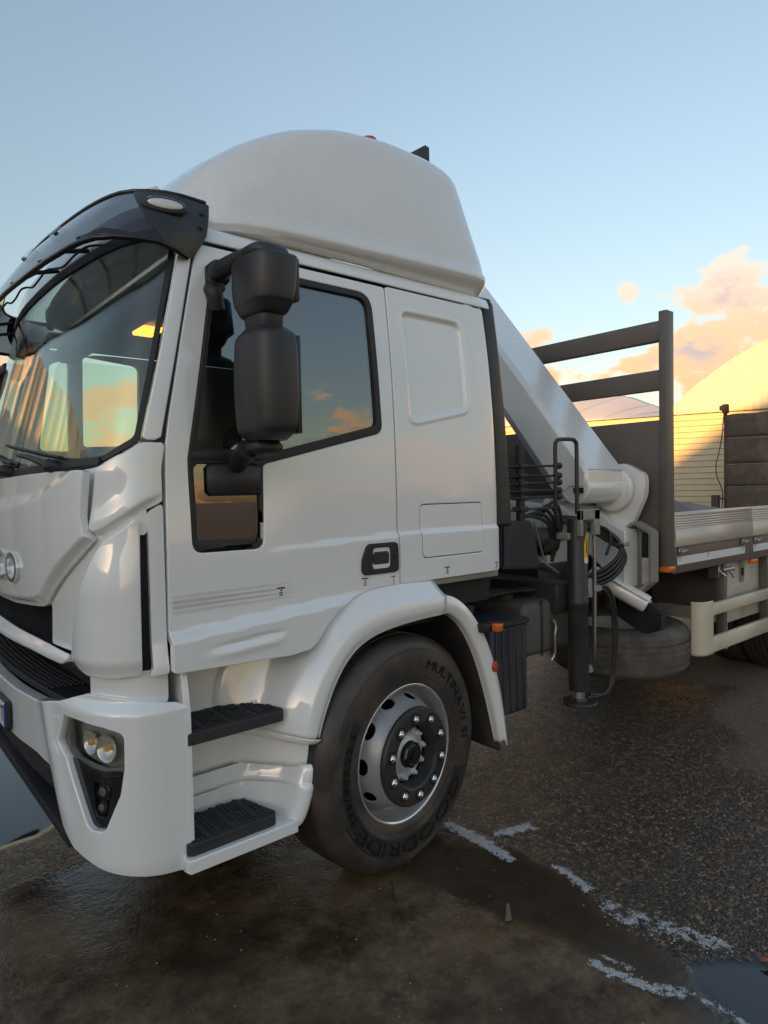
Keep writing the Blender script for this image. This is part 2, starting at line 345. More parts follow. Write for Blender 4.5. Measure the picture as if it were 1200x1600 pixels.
def sheet(name, P, sd, bounds, res, mat, parent=None, t=0.02, rnd=0.004, flip=1):
    """panel of real thickness over a curved surface P(u,v), cut to shape by a signed distance, edges rolled over"""
    u0, u1, v0, v1 = bounds; u0 -= res * 1.37; v0 -= res * 1.61; u1 += 2 * res; v1 += 2 * res
    nu = int((u1 - u0) / res) + 2; nv = int((v1 - v0) / res) + 2
    us = u0 + np.arange(nu) * res; vs = v0 + np.arange(nv) * res
    U, Vv = np.meshgrid(us, vs, indexing='ij'); D = sd(U, Vv) + rnd
    D = np.where(np.abs(D) < res * 1e-3, res * 1e-3, D)
    uv = []; ids = {}; faces = []
    def gv(i, j):
        k = (i, j)
        if k not in ids: ids[k] = len(uv); uv.append((us[i], vs[j]))
        return ids[k]
    cutv = set()
    def ev(a, b):
        k = (a, b) if a < b else (b, a)
        if k not in ids:
            da, db = D[k[0]], D[k[1]]; s = da / (da - db); ids[k] = len(uv)
            uv.append((us[k[0][0]] * (1 - s) + us[k[1][0]] * s, vs[k[0][1]] * (1 - s) + vs[k[1][1]] * s)); cutv.add(ids[k])
        return ids[k]
    ins = D < 0
    anyin = ins[:-1, :-1] | ins[1:, :-1] | ins[:-1, 1:] | ins[1:, 1:]
    rim = []
    for i, j in np.argwhere(anyin):
        cs = [(i, j), (i + 1, j), (i + 1, j + 1), (i, j + 1)]; poly = []; seq = []
        for a in range(4):
            p, q = cs[a], cs[(a + 1) % 4]
            if ins[p]: poly.append(gv(*p))
            if ins[p] != ins[q]:
                e = ev(p, q); poly.append(e); seq.append((e, ins[p]))
        if len(poly) >= 3: faces.append(poly)
        for a in range(len(seq)):
            if seq[a][1]: rim.append((seq[a][0], seq[(a + 1) % len(seq)][0]))
    if not faces: raise RuntimeError('empty sheet ' + name)
    uv = np.array(uv); e = res * .05
    def Pn(u, v):
        p = P(u, v); a = P(u + e, v) - P(u - e, v); b = P(u, v + e) - P(u, v - e)
        n = np.cross(a, b); n /= np.linalg.norm(n, axis=1)[:, None] + 1e-15; return p, n * flip, a / (2 * e), b / (2 * e)
    p, n, a, b = Pn(uv[:, 0], uv[:, 1]); N = len(uv)
    cid = np.array(sorted(cutv)); cmap = {c: i for i, c in enumerate(cid)}
    cu, cv = uv[cid, 0], uv[cid, 1]; h = res * .3
    gu = sd(cu + h, cv) - sd(cu - h, cv); gvv = sd(cu, cv + h) - sd(cu, cv - h)
    out = a[cid] * gu[:, None] + b[cid] * gvv[:, None]; out -= n[cid] * np.sum(out * n[cid], axis=1)[:, None]
    out /= np.linalg.norm(out, axis=1)[:, None] + 1e-15
    nc = n[cid]; m = len(cid)
    V = [p]; Nn = [n]
    if rnd > 0: V += [p[cid] + out * rnd * .7 - nc * rnd * .3, p[cid] + out * rnd - nc * rnd]; Nn += [(nc + out) * .7071, out]
    else: V += [p[cid], p[cid]]; Nn += [out, out]
    V += [p[cid] + out * rnd - nc * t, p - n * t]; Nn += [out, -n]
    Fc = [tuple(f) if flip == 1 else tuple(f[::-1]) for f in faces]
    o1 = N; o2 = N + m; o3 = N + 2 * m; ob = N + 3 * m
    for (x, y) in rim:
        i, j = cmap[x], cmap[y]
        qs = [(y, x, o1 + i, o1 + j), (o1 + j, o1 + i, o2 + i, o2 + j), (o2 + j, o2 + i, o3 + i, o3 + j), (o3 + j, o3 + i, ob + x, ob + y)]
        Fc += [q if flip == 1 else q[::-1] for q in qs]
    Fc += [tuple(ob + i for i in (f[::-1] if flip == 1 else f)) for f in faces]
    return mesh(name, np.vstack(V), Fc, mat, parent, normals=np.vstack(Nn))
def bb(poly): P = np.asarray(poly); return (P[:, 0].min(), P[:, 0].max(), P[:, 1].min(), P[:, 1].max())
def panel(name, P, poly, mat, parent, res=0.012, holes=(), **k):
    return sheet(name, P, sd_sub(sd_poly(poly), *[sd_poly(h) for h in holes]), bb(poly), res, mat, parent, **k)
FONT = None
def text_flat(s, size, depth=0.004, spacing=1.0, res=3):
    c = bpy.data.curves.new('t', 'FONT'); c.body = s; c.size = size; c.extrude = depth; c.space_character = spacing; c.resolution_u = res
    o = bpy.data.objects.new('t', c); COL.objects.link(o); dg = bpy.context.evaluated_depsgraph_get()
    me = o.evaluated_get(dg).to_mesh(); V = np.array([v.co[:] for v in me.vertices]); Fc = [tuple(p.vertices) for p in me.polygons]
    o.evaluated_get(dg).to_mesh_clear(); bpy.data.objects.remove(o); bpy.data.curves.remove(c); return V, Fc
def thing(name, label, cat, loc=(0, 0, 0), group=None):
    o = bpy.data.objects.new(name, None); COL.objects.link(o); o.location = loc; o.empty_display_size = .2
    return tag(o, label, cat, group)
def tag(o, label=None, cat=None, group=None, kind=None):
    for a, b in (('label', label), ('category', cat), ('group', group), ('kind', kind)):
        if b: o[a] = b
    return o
# ================================================================ the truck
truck = thing('crane_truck', 'white cab flatbed truck with a folded loader crane behind the cab', 'truck', (3.0, 3.35, 0))
YC = 3.35                                             # centre line
def tumble(z): return .061 * np.clip((z - 1.5) / 1.08, 0, 1.2) ** 2.4
def side_y(x, z):
    """outer skin of the left cab side: upright below, leaning in above, with a swage and a lower bulge"""
    x = np.asarray(x, float); z = np.asarray(z, float)
    zc = 1.46 + .025 * np.clip((x - 1.257) / .65, -1, 1)
    y = 2.2 + tumble(z) + 0.020 * np.exp(-((2.60 - x) / .035).clip(0)) * (x > 2.40)
    y = y - .013 * sstep(zc - z, 0, .017) * sstep(x, 1.22, 1.5)
    y = y - .013 * sstep(1.46 - z, -.3, .05) * sstep(-x, -1.5, -1.22) * .9
    zb = 1.195 + .05 * np.clip((x - .866) / .77, 0, 1)
    y = y - .036 * sstep(zb - z, -.006, .032) * sstep(-x, -1.78, -1.5)
    # two shallow scallops on the bulge
    zl = 1.128 + .018 * (x - 1.0) / .3
    fx = sstep(x, .94, 1.12) * sstep(-x, -1.33, -1.22)
    y = y + .007 * fx * np.exp(-((z - zl) / .010) ** 2) - .007 * fx * np.exp(-((z - zl + .030) / .016) ** 2)
    return y
REC = roundpoly([(1.985, 2.475), (2.375, 2.475), (2.385, 2.045), (2.000, 1.965)], [.05, .06, .05, .05])
rec_sd = sd_poly(REC)
def P_side(off=0.0):
    def f(x, z): return np.stack([x, side_y(x, z) - off, z], -1)
    return f
def P_rear(x, z):
    y = side_y(x, z); d = rec_sd(x, z)
    y = y + .014 * sstep(-d, -.004, .024) - .004 * np.exp(-((d - .004) / .010) ** 2)
    return np.stack([x, y, z], -1)
# ---- left door with its openings
A_SEAM = [(1.046, 2.565), (1.026, 2.535), (0.956, 2.235), (0.892, 1.93), (0.876, 1.83), (0.869, 1.6), (0.865, 1.25), (0.863, 1.062)]
DOORBOT = [(0.986, 1.058), (1.179, 1.052), (1.327, 1.046), (1.415, 1.056), (1.450, 1.085), (1.502, 1.148), (1.560, 1.192), (1.639, 1.228), (1.771, 1.252), (1.906, 1.254)]
door_poly = A_SEAM + DOORBOT + [(1.907, 2.565)]
WIN = roundpoly([(1.090, 2.520), (0.955, 1.790), (0.958, 1.462), (1.238, 1.460), (1.248, 1.776), (1.836, 1.918), (1.822, 2.520)], [.03, .12, .04, .04, .01, .045, .075])
door = panel('door', P_side(), door_poly, 'paint', truck, res=.011, holes=[WIN], t=.030, rnd=.005)
def P_seal(off): return lambda x, z: np.stack([x, 2.2 + tumble(z) + off + 0 * x, z], -1)
GL_MAIN = roundpoly([(1.103, 2.492), (0.986, 1.828), (1.245, 1.828), (1.255, 1.812), (1.806, 1.947), (1.796, 2.492)], [.02, .02, .01, .01, .03, .055])
GL_Q = roundpoly([(0.975, 1.775), (0.980, 1.480), (1.222, 1.479), (1.230, 1.775)], [.02, .03, .03, .02])
panel('window_seal', P_seal(-.004), WIN, 'rubber', door, res=.011, holes=[GL_MAIN, GL_Q], t=.028, rnd=.004)
panel('window_glass', P_seal(.010), roundpoly([(p[0] + (1.42 - p[0]) * -.006, p[1]) for p in GL_MAIN], 0), 'window', door, res=.03, t=.005, rnd=.0)
panel('quarter_glass', P_seal(.010), GL_Q, 'window', door, res=.03, t=.005, rnd=0)
# dark roller band at the top of the window
panel('window_band', P_seal(.0165), [(1.10, 2.495), (1.085, 2.445), (1.800, 2.385), (1.80, 2.495)], 'rubber', door, res=.02, t=.004, rnd=0)
box('quarter_divider', (0.965, 2.195, 1.790), (1.244, 2.212, 1.818), 'black', door, .003)
# handle: bezel with a recess and a pull
HB = roundpoly([(1.722, 1.444), (1.894, 1.444), (1.896, 1.312), (1.690, 1.312), (1.694, 1.380)], [.03, .025, .025, .03, .02])
HR = roundpoly([(1.752, 1.425), (1.852, 1.425), (1.852, 1.335), (1.748, 1.335)], .018)
hd = panel('door_handle', P_side(.010), HB, 'black', door, res=.006, holes=[HR], t=.014, rnd=.004)
panel('handle_recess', P_side(-.020), roundpoly([(1.74, 1.432), (1.86, 1.432), (1.86, 1.328), (1.74, 1.328)], .01), 'gloss_black', door, res=.01, t=.004, rnd=0)
panel('handle_pull', P_side(.004), roundpoly([(1.756, 1.408), (1.846, 1.408), (1.846, 1.352), (1.754, 1.352)], .01), 'mirror_black', door, res=.006, t=.016, rnd=.006)
lathe('door_lock', [(0.0, .007), (.011, .007), (.013, .004), (.013, -.006)], (1.874, float(side_y(1.874, 1.384)) - .010, 1.384), (0, -1, 0), 'black', door, k=20)
# faint tape stripe with small print
for (za, zb_, mt) in ((1.323, 1.336, 'decal_lt'), (1.304, 1.318, 'decal'), (1.287, 1.300, 'decal'), (1.270, 1.283, 'decal_lt')):
    panel('decal_stripe', P_side(.0012), [(.872, za - .012), (1.62, za), (1.62, zb_), (.872, zb_ - .012)], mt, door, res=.02, t=.001, rnd=0)
def side_mark(x, z, par, s=1.0):
    mb = MB()
    for (dx, dz, w, h) in ((0, 0, .034, .005), (.002, -.009, .005, .007), (.001, -.018, .016, .0025), (.001, -.024, .012, .002), (.001, -.029, .016, .002)):
        y = float(side_y(x, z + dz)) - .0022; mb.box((x + dx * s - w / 2 * s, y, z + dz - h / 2 * s), (x + dx * s + w / 2 * s, y + .002, z + dz + h / 2 * s), 0)
    mb.build('printed_mark', 'ink', par, smooth=None)
side_mark(1.303, 1.305, door); side_mark(1.71, 1.300, door); side_mark(1.868, 1.293, door, .7)
# ---- rear side panel with the blind window recess and a locker hatch
HATCH = roundpoly([(2.043, 1.602), (2.463, 1.602), (2.465, 1.356), (2.047, 1.356)], .030)
HATCH_IN = roundpoly([(2.0465, 1.5985), (2.4595, 1.5985), (2.4615, 1.3595), (2.0505, 1.3595)], .027)
rear_poly = [(1.913, 2.572), (1.913, 1.254), (2.592, 1.254), (2.592, 1.68), (2.582, 2.0), (2.571, 2.30), (2.556, 2.572)]
rsp = panel('rear_side_panel', P_rear, rear_poly, 'paint', truck, res=.010, holes=[HATCH], t=.030, rnd=.005)
panel('locker_hatch', P_side(), HATCH_IN, 'paint', rsp, res=.010, t=.02, rnd=.003)
side_mark(2.20, 1.304, rsp); side_mark(2.555, 1.296, rsp, .8)
mbx = MB(); mbx.box((.88, 2.262, 1.10), (2.575, 2.300, 1.70), 0); mbx.box((1.86, 2.30, 1.2), (2.56, 2.33, 2.55), 0)
mbx.build('inner_side_panel', 'seam', truck, None)
# sill below the rear panel
box('sill', (1.94, 2.214, 1.222), (2.595, 2.30, 1.250), 'grime_plate', truck, .004)
# ---- roof rail over the doors
rows = []
for x in np.linspace(1.03, 2.60, 28):
    t_ = (x - 1.03) / 1.57
    rows.append([(x, 2.259, 2.577), (x, 2.258, 2.583), (x, 2.263, 2.602), (x, 2.275, 2.625), (x, 2.30, 2.645), (x, 2.36, 2.662)])
loft('roof_rail', rows, 'paint', truck, thick=-.012)
# ---- cab shell behind the skins
box('roof_panel', (1.10, 2.34, 2.640), (2.60, 4.36, 2.665), 'paint_roof', truck, .006)
box('rear_wall', (2.540, 2.29, 1.26), (2.580, 4.41, 2.60), 'paint', truck, .01)
box('cab_floor', (.68, 2.34, 1.02), (2.55, 4.36, 1.06), 'dark', truck, .005)
def P_far(x, z): return np.stack([x, 2 * YC - side_y(x, z), z], -1)
FARW = roundpoly([(1.240, 2.545), (1.240, 1.98), (1.595, 2.0), (1.590, 2.515)], [.01, .02, .04, .04]); FARV = roundpoly([(1.05, 2.48), (.985, 1.95), (1.156, 1.95), (1.156, 2.52)], [.03, .03, .01, .03])
fd = panel('far_side_panel', P_far, A_SEAM + [(.98, 1.06), (1.40, 1.06), (1.6, 1.25), (2.592, 1.254), (2.60, 1.8), (2.575, 2.572)], 'paint', truck, res=.02, holes=[FARW, FARV], t=.035, rnd=.004, flip=-1)
panel('far_window_glass', lambda x, z: np.stack([x, 2 * YC - (2.215 + tumble(z)) + 0 * x, z], -1), roundpoly([(1.10, 2.51), (.955, 1.78), (1.30, 1.78), (1.845, 1.92), (1.83, 2.51)], .03), 'shield', fd, res=.05, t=.005, rnd=0, flip=-1)
rows = [[(x, 2 * YC - y, z) for (y, z) in ((2.259, 2.577), (2.263, 2.602), (2.30, 2.645), (2.36, 2.662))] for x in np.linspace(1.03, 2.60, 8)]
loft('roof_rail', rows, 'paint', truck, thick=.012)
# ---------------------------------------------------------------- plan curve of the cab nose, mirrored about the centre line
PL = np.array([(0.90, 2.2), (0.87, 2.2), (.82, 2.2), (.765, 2.212), (.715, 2.245), (.675, 2.295), (.645, 2.37), (.62, 2.48), (.6, 2.62), (.58, 2.82), (.565, 3.05), (.56, 3.35)])
_c = catmull(PL, 24); _c = np.vstack([_c, np.stack([_c[::-1, 0], 2 * YC - _c[::-1, 1]], -1)[1:]])
_k = np.exp(-np.linspace(-2, 2, 13) ** 2); _k /= _k.sum()
_cp = np.vstack([_c[:1]] * 6 + [_c] + [_c[-1:]] * 6); _cs = np.stack([np.convolve(_cp[:, i], _k, 'valid') for i in (0, 1)], -1); _cs[:8] = _c[:8]; _cs[-8:] = _c[-8:]; _c = _cs
_s = np.r_[0, np.cumsum(np.hypot(*np.diff(_c, axis=0).T))]; STOT = _s[-1]
_su = np.linspace(0, STOT, 600); _xu = np.interp(_su, _s, _c[:, 0]); _yu = np.interp(_su, _s, _c[:, 1])
_tx = np.gradient(_xu, _su); _ty = np.gradient(_yu, _su)
def nose(s, z, off=0.0):
    """point on the nose at arc length s and height z, pushed outwards by off"""
    s = np.asarray(s, float); z = np.asarray(z, float) + 0 * s
    x = np.interp(s, _su, _xu); y = np.interp(s, _su, _yu); tx = np.interp(s, _su, _tx); ty = np.interp(s, _su, _ty)
    L = np.hypot(tx, ty); nx, ny = -ty / L, tx / L
    zr = np.maximum(0, z - 1.74); rake = .233 * zr * zr / (zr + .05)
    tb = tumble(z) * np.sign(YC - y) * np.minimum(1, np.abs(YC - y) / 1.1)
    return np.stack([x + rake + nx * off, y + tb + ny * off, z], -1)
def P_nose(fn=0.0):
    if callable(fn): return lambda s, z: nose(s, z, fn(s, z))
    return lambda s, z: nose(s, z, fn)
def msym(s): return np.minimum(s, STOT - s)            # the nose is symmetric about its middle
def both(poly): return [(STOT - p[0], p[1]) for p in poly][::-1]
# windscreen pillar on each side
PIL = [(0.058, 2.60), (0.056, 1.853), (0.120, 1.852), (0.112, 2.2), (0.105, 2.60)]
for sgn in (0, 1):
    pl = PIL if sgn == 0 else both(PIL)
    gk = [(.028, 2.60), (.028, 1.84), (.075, 1.84), (.075, 2.60)]
    panel('pillar_gasket', P_nose(-.012), gk if sgn == 0 else both(gk), 'rubber', truck, res=.02, t=.02, rnd=0, flip=-1)
    panel('windscreen_pillar', P_nose(.001), pl, 'paint', truck, res=.012, t=.045, rnd=.006, flip=-1)
# windscreen
WS = [(0.118, 2.615), (0.126, 1.845), (0.235, 1.785), (.56, 1.768), (STOT / 2, 1.755)]
WS = WS + [(STOT - p[0], p[1]) for p in WS[:-1]][::-1]
panel('windscreen', P_nose(-.012), WS, 'shield', truck, res=.035, t=.006, rnd=0, flip=-1)
WSI = [(0.139, 2.56), (0.146, 1.862), (0.245, 1.802), (.56, 1.784), (STOT / 2, 1.772)]; WSI = WSI + [(STOT - p[0], p[1]) for p in WSI[:-1]][::-1]
panel('windscreen_seal', P_nose(-.006), WS, 'rubber', truck, res=.012, holes=[roundpoly(WSI, .03)], t=.01, rnd=.002, flip=-1)
# header panel over the windscreen
panel('header_panel', P_nose(-.004), [(0.06, 2.70), (.06, 2.60), (STOT - .06, 2.60), (STOT - .06, 2.70)], 'paint', truck, res=.03, t=.03, rnd=.004, flip=-1)
# upper corner panel, flaring out towards its lower edge
UC = [(.040, 1.846), (.122, 1.846), (.130, 1.838), (.185, 1.800), (.233, 1.776), (.262, 1.762), (.280, 1.655), (.291, 1.556), (.268, 1.530), (.240, 1.526), (.177, 1.564), (.107, 1.612), (.040, 1.645)]
def uc_edge(s): return np.interp(msym(s), [0.0, .040, .107, .177, .240, .29], [1.655, 1.645, 1.612, 1.564, 1.526, 1.52])
f_uc = lambda s, z: .004 + .010 * sstep(msym(s), .03, .16) * np.exp(-((z - uc_edge(s) - .045) / .05) ** 2) - .022 * sstep(uc_edge(s) + .036 - z, 0, .026) * sstep(msym(s), .03, .12)
for pl in (roundpoly(UC, .008), roundpoly(both(UC), .008)): panel('corner_panel', P_nose(f_uc), pl, 'paint', truck, res=.008, t=.035, rnd=.006, flip=-1)
# strip behind the deflector and the bowed deflector itself with a dark slit between them
SS = [(.040, 1.640), (.092, 1.612), (.092, 1.09), (.105, 1.062), (.040, 1.062)]
f_ss = lambda s, z: .002 + .016 * sstep(1.19 - z, 0, .04) * sstep(-z, -1.19, -1.06)
for pl in (SS, both(SS)): panel('corner_strip', P_nose(f_ss), pl, 'paint', truck, res=.010, t=.03, rnd=.002, flip=-1)
DF = [(.118, 1.606), (.177, 1.556), (.238, 1.520), (.262, 1.49), (.301, 1.41), (.330, 1.345), (.357, 1.274), (.385, 1.20), (.408, 1.124), (.405, 1.104), (.37, 1.075), (.33, 1.062), (.205, 1.060), (.122, 1.064)]
f_df = lambda s, z: .006 + .030 * sstep(1.58 - z, 0, .25) * np.sin(np.pi * np.clip((msym(s) - .10) / .34, 0, 1)) ** .8 - .020 * sstep(1.125 - z, 0, .065)
for pl in (roundpoly(DF, .006), roundpoly(both(DF), .006)): panel('wind_deflector', P_nose(f_df), pl, 'paint', truck, res=.009, t=.035, rnd=.007, flip=-1)
for pl in ([(.08, 1.53), (.13, 1.53), (.13, 1.07), (.08, 1.07)],): 
    for q in (pl, both(pl)): panel('air_slit', P_nose(-.03), q, 'seam', truck, res=.02, t=.01, rnd=0, flip=-1)
# lower corner piece between the deflector and bumper
LC = [(.03, 1.075), (.36, 1.075), (.36, .965), (.03, .955)]
for pl in (LC, both(LC)): panel('corner_skirt', P_nose(-.022), pl, 'paint', truck, res=.012, t=.03, rnd=.003, flip=-1)
NB = [(.10, 1.84), (.20, 1.80), (.27, 1.765), (.36, 1.755), (.36, 1.48), (.45, 1.40), (.30, 1.40), (.20, 1.50), (.14, 1.535), (.09, 1.535)]
for pl in (NB, both(NB)): panel('nose_backing', P_nose(-.013), pl, 'paint', truck, res=.02, t=.01, rnd=0, flip=-1)
# hood panel with a swept lower bevel
HD = [(.300, 1.750), (.56, 1.757), (STOT / 2, 1.745)]
HDL = [(1.327, 1.236), (1.0, 1.240), (.752, 1.255), (.66, 1.262), (.622, 1.274), (.55, 1.330), (.476, 1.381), (.339, 1.466), (.262, 1.518), (.283, 1.545), (.290, 1.60), (.283, 1.66), (.268, 1.753)]
hood_poly = [(p[0] + .004, p[1]) for p in HDL] + [(.30, 1.756), (.56, 1.757), (STOT / 2, 1.746)]
hood_poly = [p for p in hood_poly if p[0] < STOT / 2 - .002]
hood_full = [(STOT / 2, 1.236)] + hood_poly + [(STOT / 2, 1.745)] + [(STOT - p[0], p[1]) for p in hood_poly[::-1]]
def hb(s): return np.interp(msym(s), [.26, .34, .476, .55, .622, .68, .752, 1.0, 1.33], [1.518, 1.466, 1.381, 1.33, 1.274, 1.262, 1.255, 1.24, 1.236])
def hv(s): return np.interp(msym(s), [.27, .288, .36, .451, .56, .69, .9, 1.33], [1.76, 1.754, 1.722, 1.693, 1.655, 1.637, 1.625, 1.62])
f_hd = lambda s, z: .006 + .034 * sstep(z - hb(s), .006, .042) - .020 * sstep(z - hv(s), .0, .055) * sstep(msym(s), .28, .4)
hood = panel('hood_panel', P_nose(f_hd), hood_full, 'paint', truck, res=.010, t=.03, rnd=.005, flip=-1)
# chrome letters on the hood
def letters(word, s_right, z0, cap, wid, gap, off, mat, parent, name='badge_letter'):
    s_ = s_right
    for ch in word[::-1]:
        V, Fc = text_flat(ch, 1.0, .035, res=4); lo, hi = V.min(0), V.max(0); w = wid * (0.42 if ch == 'I' else 1.0)
        q = np.zeros_like(V); ss = s_ + w * (1 - (V[:, 0] - lo[0]) / (hi[0] - lo[0])); zt = z0 + cap * (V[:, 1] - lo[1]) / (hi[1] - lo[1])
        mesh(name, np.array([nose(a, b, off + .012 * (c > 0) + f_hd(a, b)) for a, b, c in zip(ss, zt, V[:, 2])]).reshape(-1, 3), Fc, mat, parent, smooth=30)
        s_ += w + gap
letters('IVECO', .800, 1.340, .118, .140, .024, .001, 'chrome', hood)
# cheek panel right of the grille, grille mesh and white lip bar
CK = [(.405, 1.475), (.47, 1.435), (.55, 1.385), (.660, 1.300), (.628, 1.260), (.640, 1.125), (.404, 1.122), (.380, 1.22), (.345, 1.33), (.31, 1.42), (.275, 1.505), (.33, 1.47)]
for pl in (CK, both(CK)): panel('grille_cheek', P_nose(-.014), pl, 'paint', truck, res=.012, t=.02, rnd=.003, flip=-1)
GR = [(.60, 1.30), (STOT - .60, 1.30), (STOT - .60, 1.09), (.60, 1.09)]
gback = panel('grille', P_nose(-.060), GR, 'seam', truck, res=.03, t=.01, rnd=0, flip=-1)
mb = MB()
for i in range(46):
    for j in range(10):
        s_ = .645 + i * .03 + (.015 if j % 2 else 0); z_ = 1.285 - j * .019
        if s_ > STOT - .64: continue
        p = nose(s_, z_, -.048)[0] if np.ndim(nose(s_, z_, -.048)) > 1 else nose(s_, z_, -.048)
        c = [nose(s_ + a * .0165, z_ + b * .0215, -.05) for a, b in ((-1, 0), (0, 1), (1, 0), (0, -1))]; d = [nose(s_ + a * .009, z_ + b * .012, -.030) for a, b in ((-1, 0), (0, 1), (1, 0), (0, -1))]
        c = [np.ravel(k) for k in c]; d = [np.ravel(k) for k in d]
        e = [np.ravel(nose(s_ + a * .009, z_ + b * .012, -.056)) for a, b in ((-1, 0), (0, 1), (1, 0), (0, -1))]
        mb.add(c + d + e, [(0, 1, 5, 4), (1, 2, 6, 5), (2, 3, 7, 6), (3, 0, 4, 7), (4, 5, 9, 8), (5, 6, 10, 9), (6, 7, 11, 10), (7, 4, 8, 11)])
tag(mb.build('grille_mesh', 'black', gback, None), kind='stuff')
LB = [(.412, 1.128), (.62, 1.137), (.75, 1.140), (STOT / 2, 1.145), (STOT / 2, 1.088), (.75, 1.094), (.60, 1.090), (.455, 1.086), (.425, 1.100)]
LBf = LB[:4] + [(STOT - p[0], p[1]) for p in LB[:3][::-1]] + [(STOT - p[0], p[1]) for p in LB[5:][::-1]] + LB[4:]
f_lb = lambda s, z: .030 - .028 * sstep(z, 1.105, 1.145)
panel('grille_lip', P_nose(f_lb), LBf, 'paint', truck, res=.010, t=.05, rnd=.006, flip=-1)
# dark service step behind the bumper top
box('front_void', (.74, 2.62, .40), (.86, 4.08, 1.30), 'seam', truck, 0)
mb = MB()
bstep = panel('bumper_step', lambda s, w: nose(s, .955 - .02 * w / .2, .02 - w), [(.40, .02), (STOT - .40, .02), (STOT - .40, .20), (.40, .20)], 'black', truck, res=.03, t=.02, rnd=.003, flip=-1)
for i in range(60):
    for j in range(7):
        s_ = .66 + i * .024
        if s_ > STOT - .66: break
        a = np.ravel(nose(s_, 0, .005 - j * .022)); b = np.ravel(nose(s_ + .014, 0, .005 - j * .022)); h = .957 - .02 * (.015 + j * .022) / .2
        c = np.ravel(nose(s_, 0, .005 - j * .022 - .012)); d = np.ravel(nose(s_ + .014, 0, .005 - j * .022 - .012)); m_ = (a + b + c + d) / 4
        mb.add([(*a[:2], h), (*b[:2], h), (*d[:2], h), (*c[:2], h), (*m_[:2], h + .007)], [(0, 1, 4), (1, 2, 4), (2, 3, 4), (3, 0, 4)])
tag(mb.build('step_studs', 'black', bstep, None), kind='stuff')
# ---------------------------------------------------------------- bumper (same plan curve, a little further out)
def nb(s, z, off=0.0):
    """bumper surface; it runs on past the nose to x = .905"""
    p = nose(np.maximum(s, 0.03), z, .022 + off); p2 = nose(np.minimum(s, STOT - .03), z, .022 + off)
    p = np.where((s > STOT / 2)[..., None] if np.ndim(s) else (s > STOT / 2), p2, p)
    p[..., 0] += np.maximum(0, .03 - s) + np.maximum(0, s - (STOT - .03)); return p
f_bp = lambda s, z: -.028 * sstep(z, .925, .985) ** 1.5 - .012 * sstep(.44 - z, 0, .09) + .010 * np.exp(-((msym(s) - .60 - (z - .86) * .40) / .055) ** 2) * sstep(z, .40, .62)
BPL = [(-.020, .930), (-.018, .945), (.02, .962), (.10, .978), (.20, .992), (.285, .996), (.36, .992), (.43, .975), (.52, .945), (.62, .925), (.72, .905), (1.0, .895), (STOT / 2, .890)]
BPD = [(STOT / 2, .690), (1.0, .692), (.80, .698), (.735, .700), (.655, .690), (.60, .690), (.575, .66), (.50, .50), (.43, .445), (.36, .430), (.27, .412), (.17, .395), (.08, .378), (-.012, .364), (-.022, .372)]
bp = BPL + [(STOT - p[0], p[1]) for p in BPL[:-1][::-1]] + [(STOT - p[0], p[1]) for p in BPD[1:][::-1]] + BPD
HL = roundpoly([(.472, .903), (.36, .905), (.25, .898), (.184, .880), (.186, .735), (.27, .728), (.37, .735), (.470, .762), (.515, .800)], [.015, 0, 0, .03, .03, 0, .0, .03, .02])
FG = roundpoly([(.463, .762), (.37, .748), (.27, .742), (.1875, .752), (.200, .675), (.250, .560), (.266, .546), (.312, .540), (.335, .552)], [.01, 0, 0, .01, .02, .02, .01, .02, .01])
TL = roundpoly([(.605, .868), (.545, .888), (.497, .898), (.536, .80), (.500, .752), (.518, .746), (.588, .760)], .004)
Pb = lambda s, z: nb(s, z, f_bp(s, z))
bumper = panel('bumper', Pb, bp, 'paint', truck, res=.0095, holes=[HL, FG, both(HL), both(FG)], t=.045, rnd=.006, flip=-1)
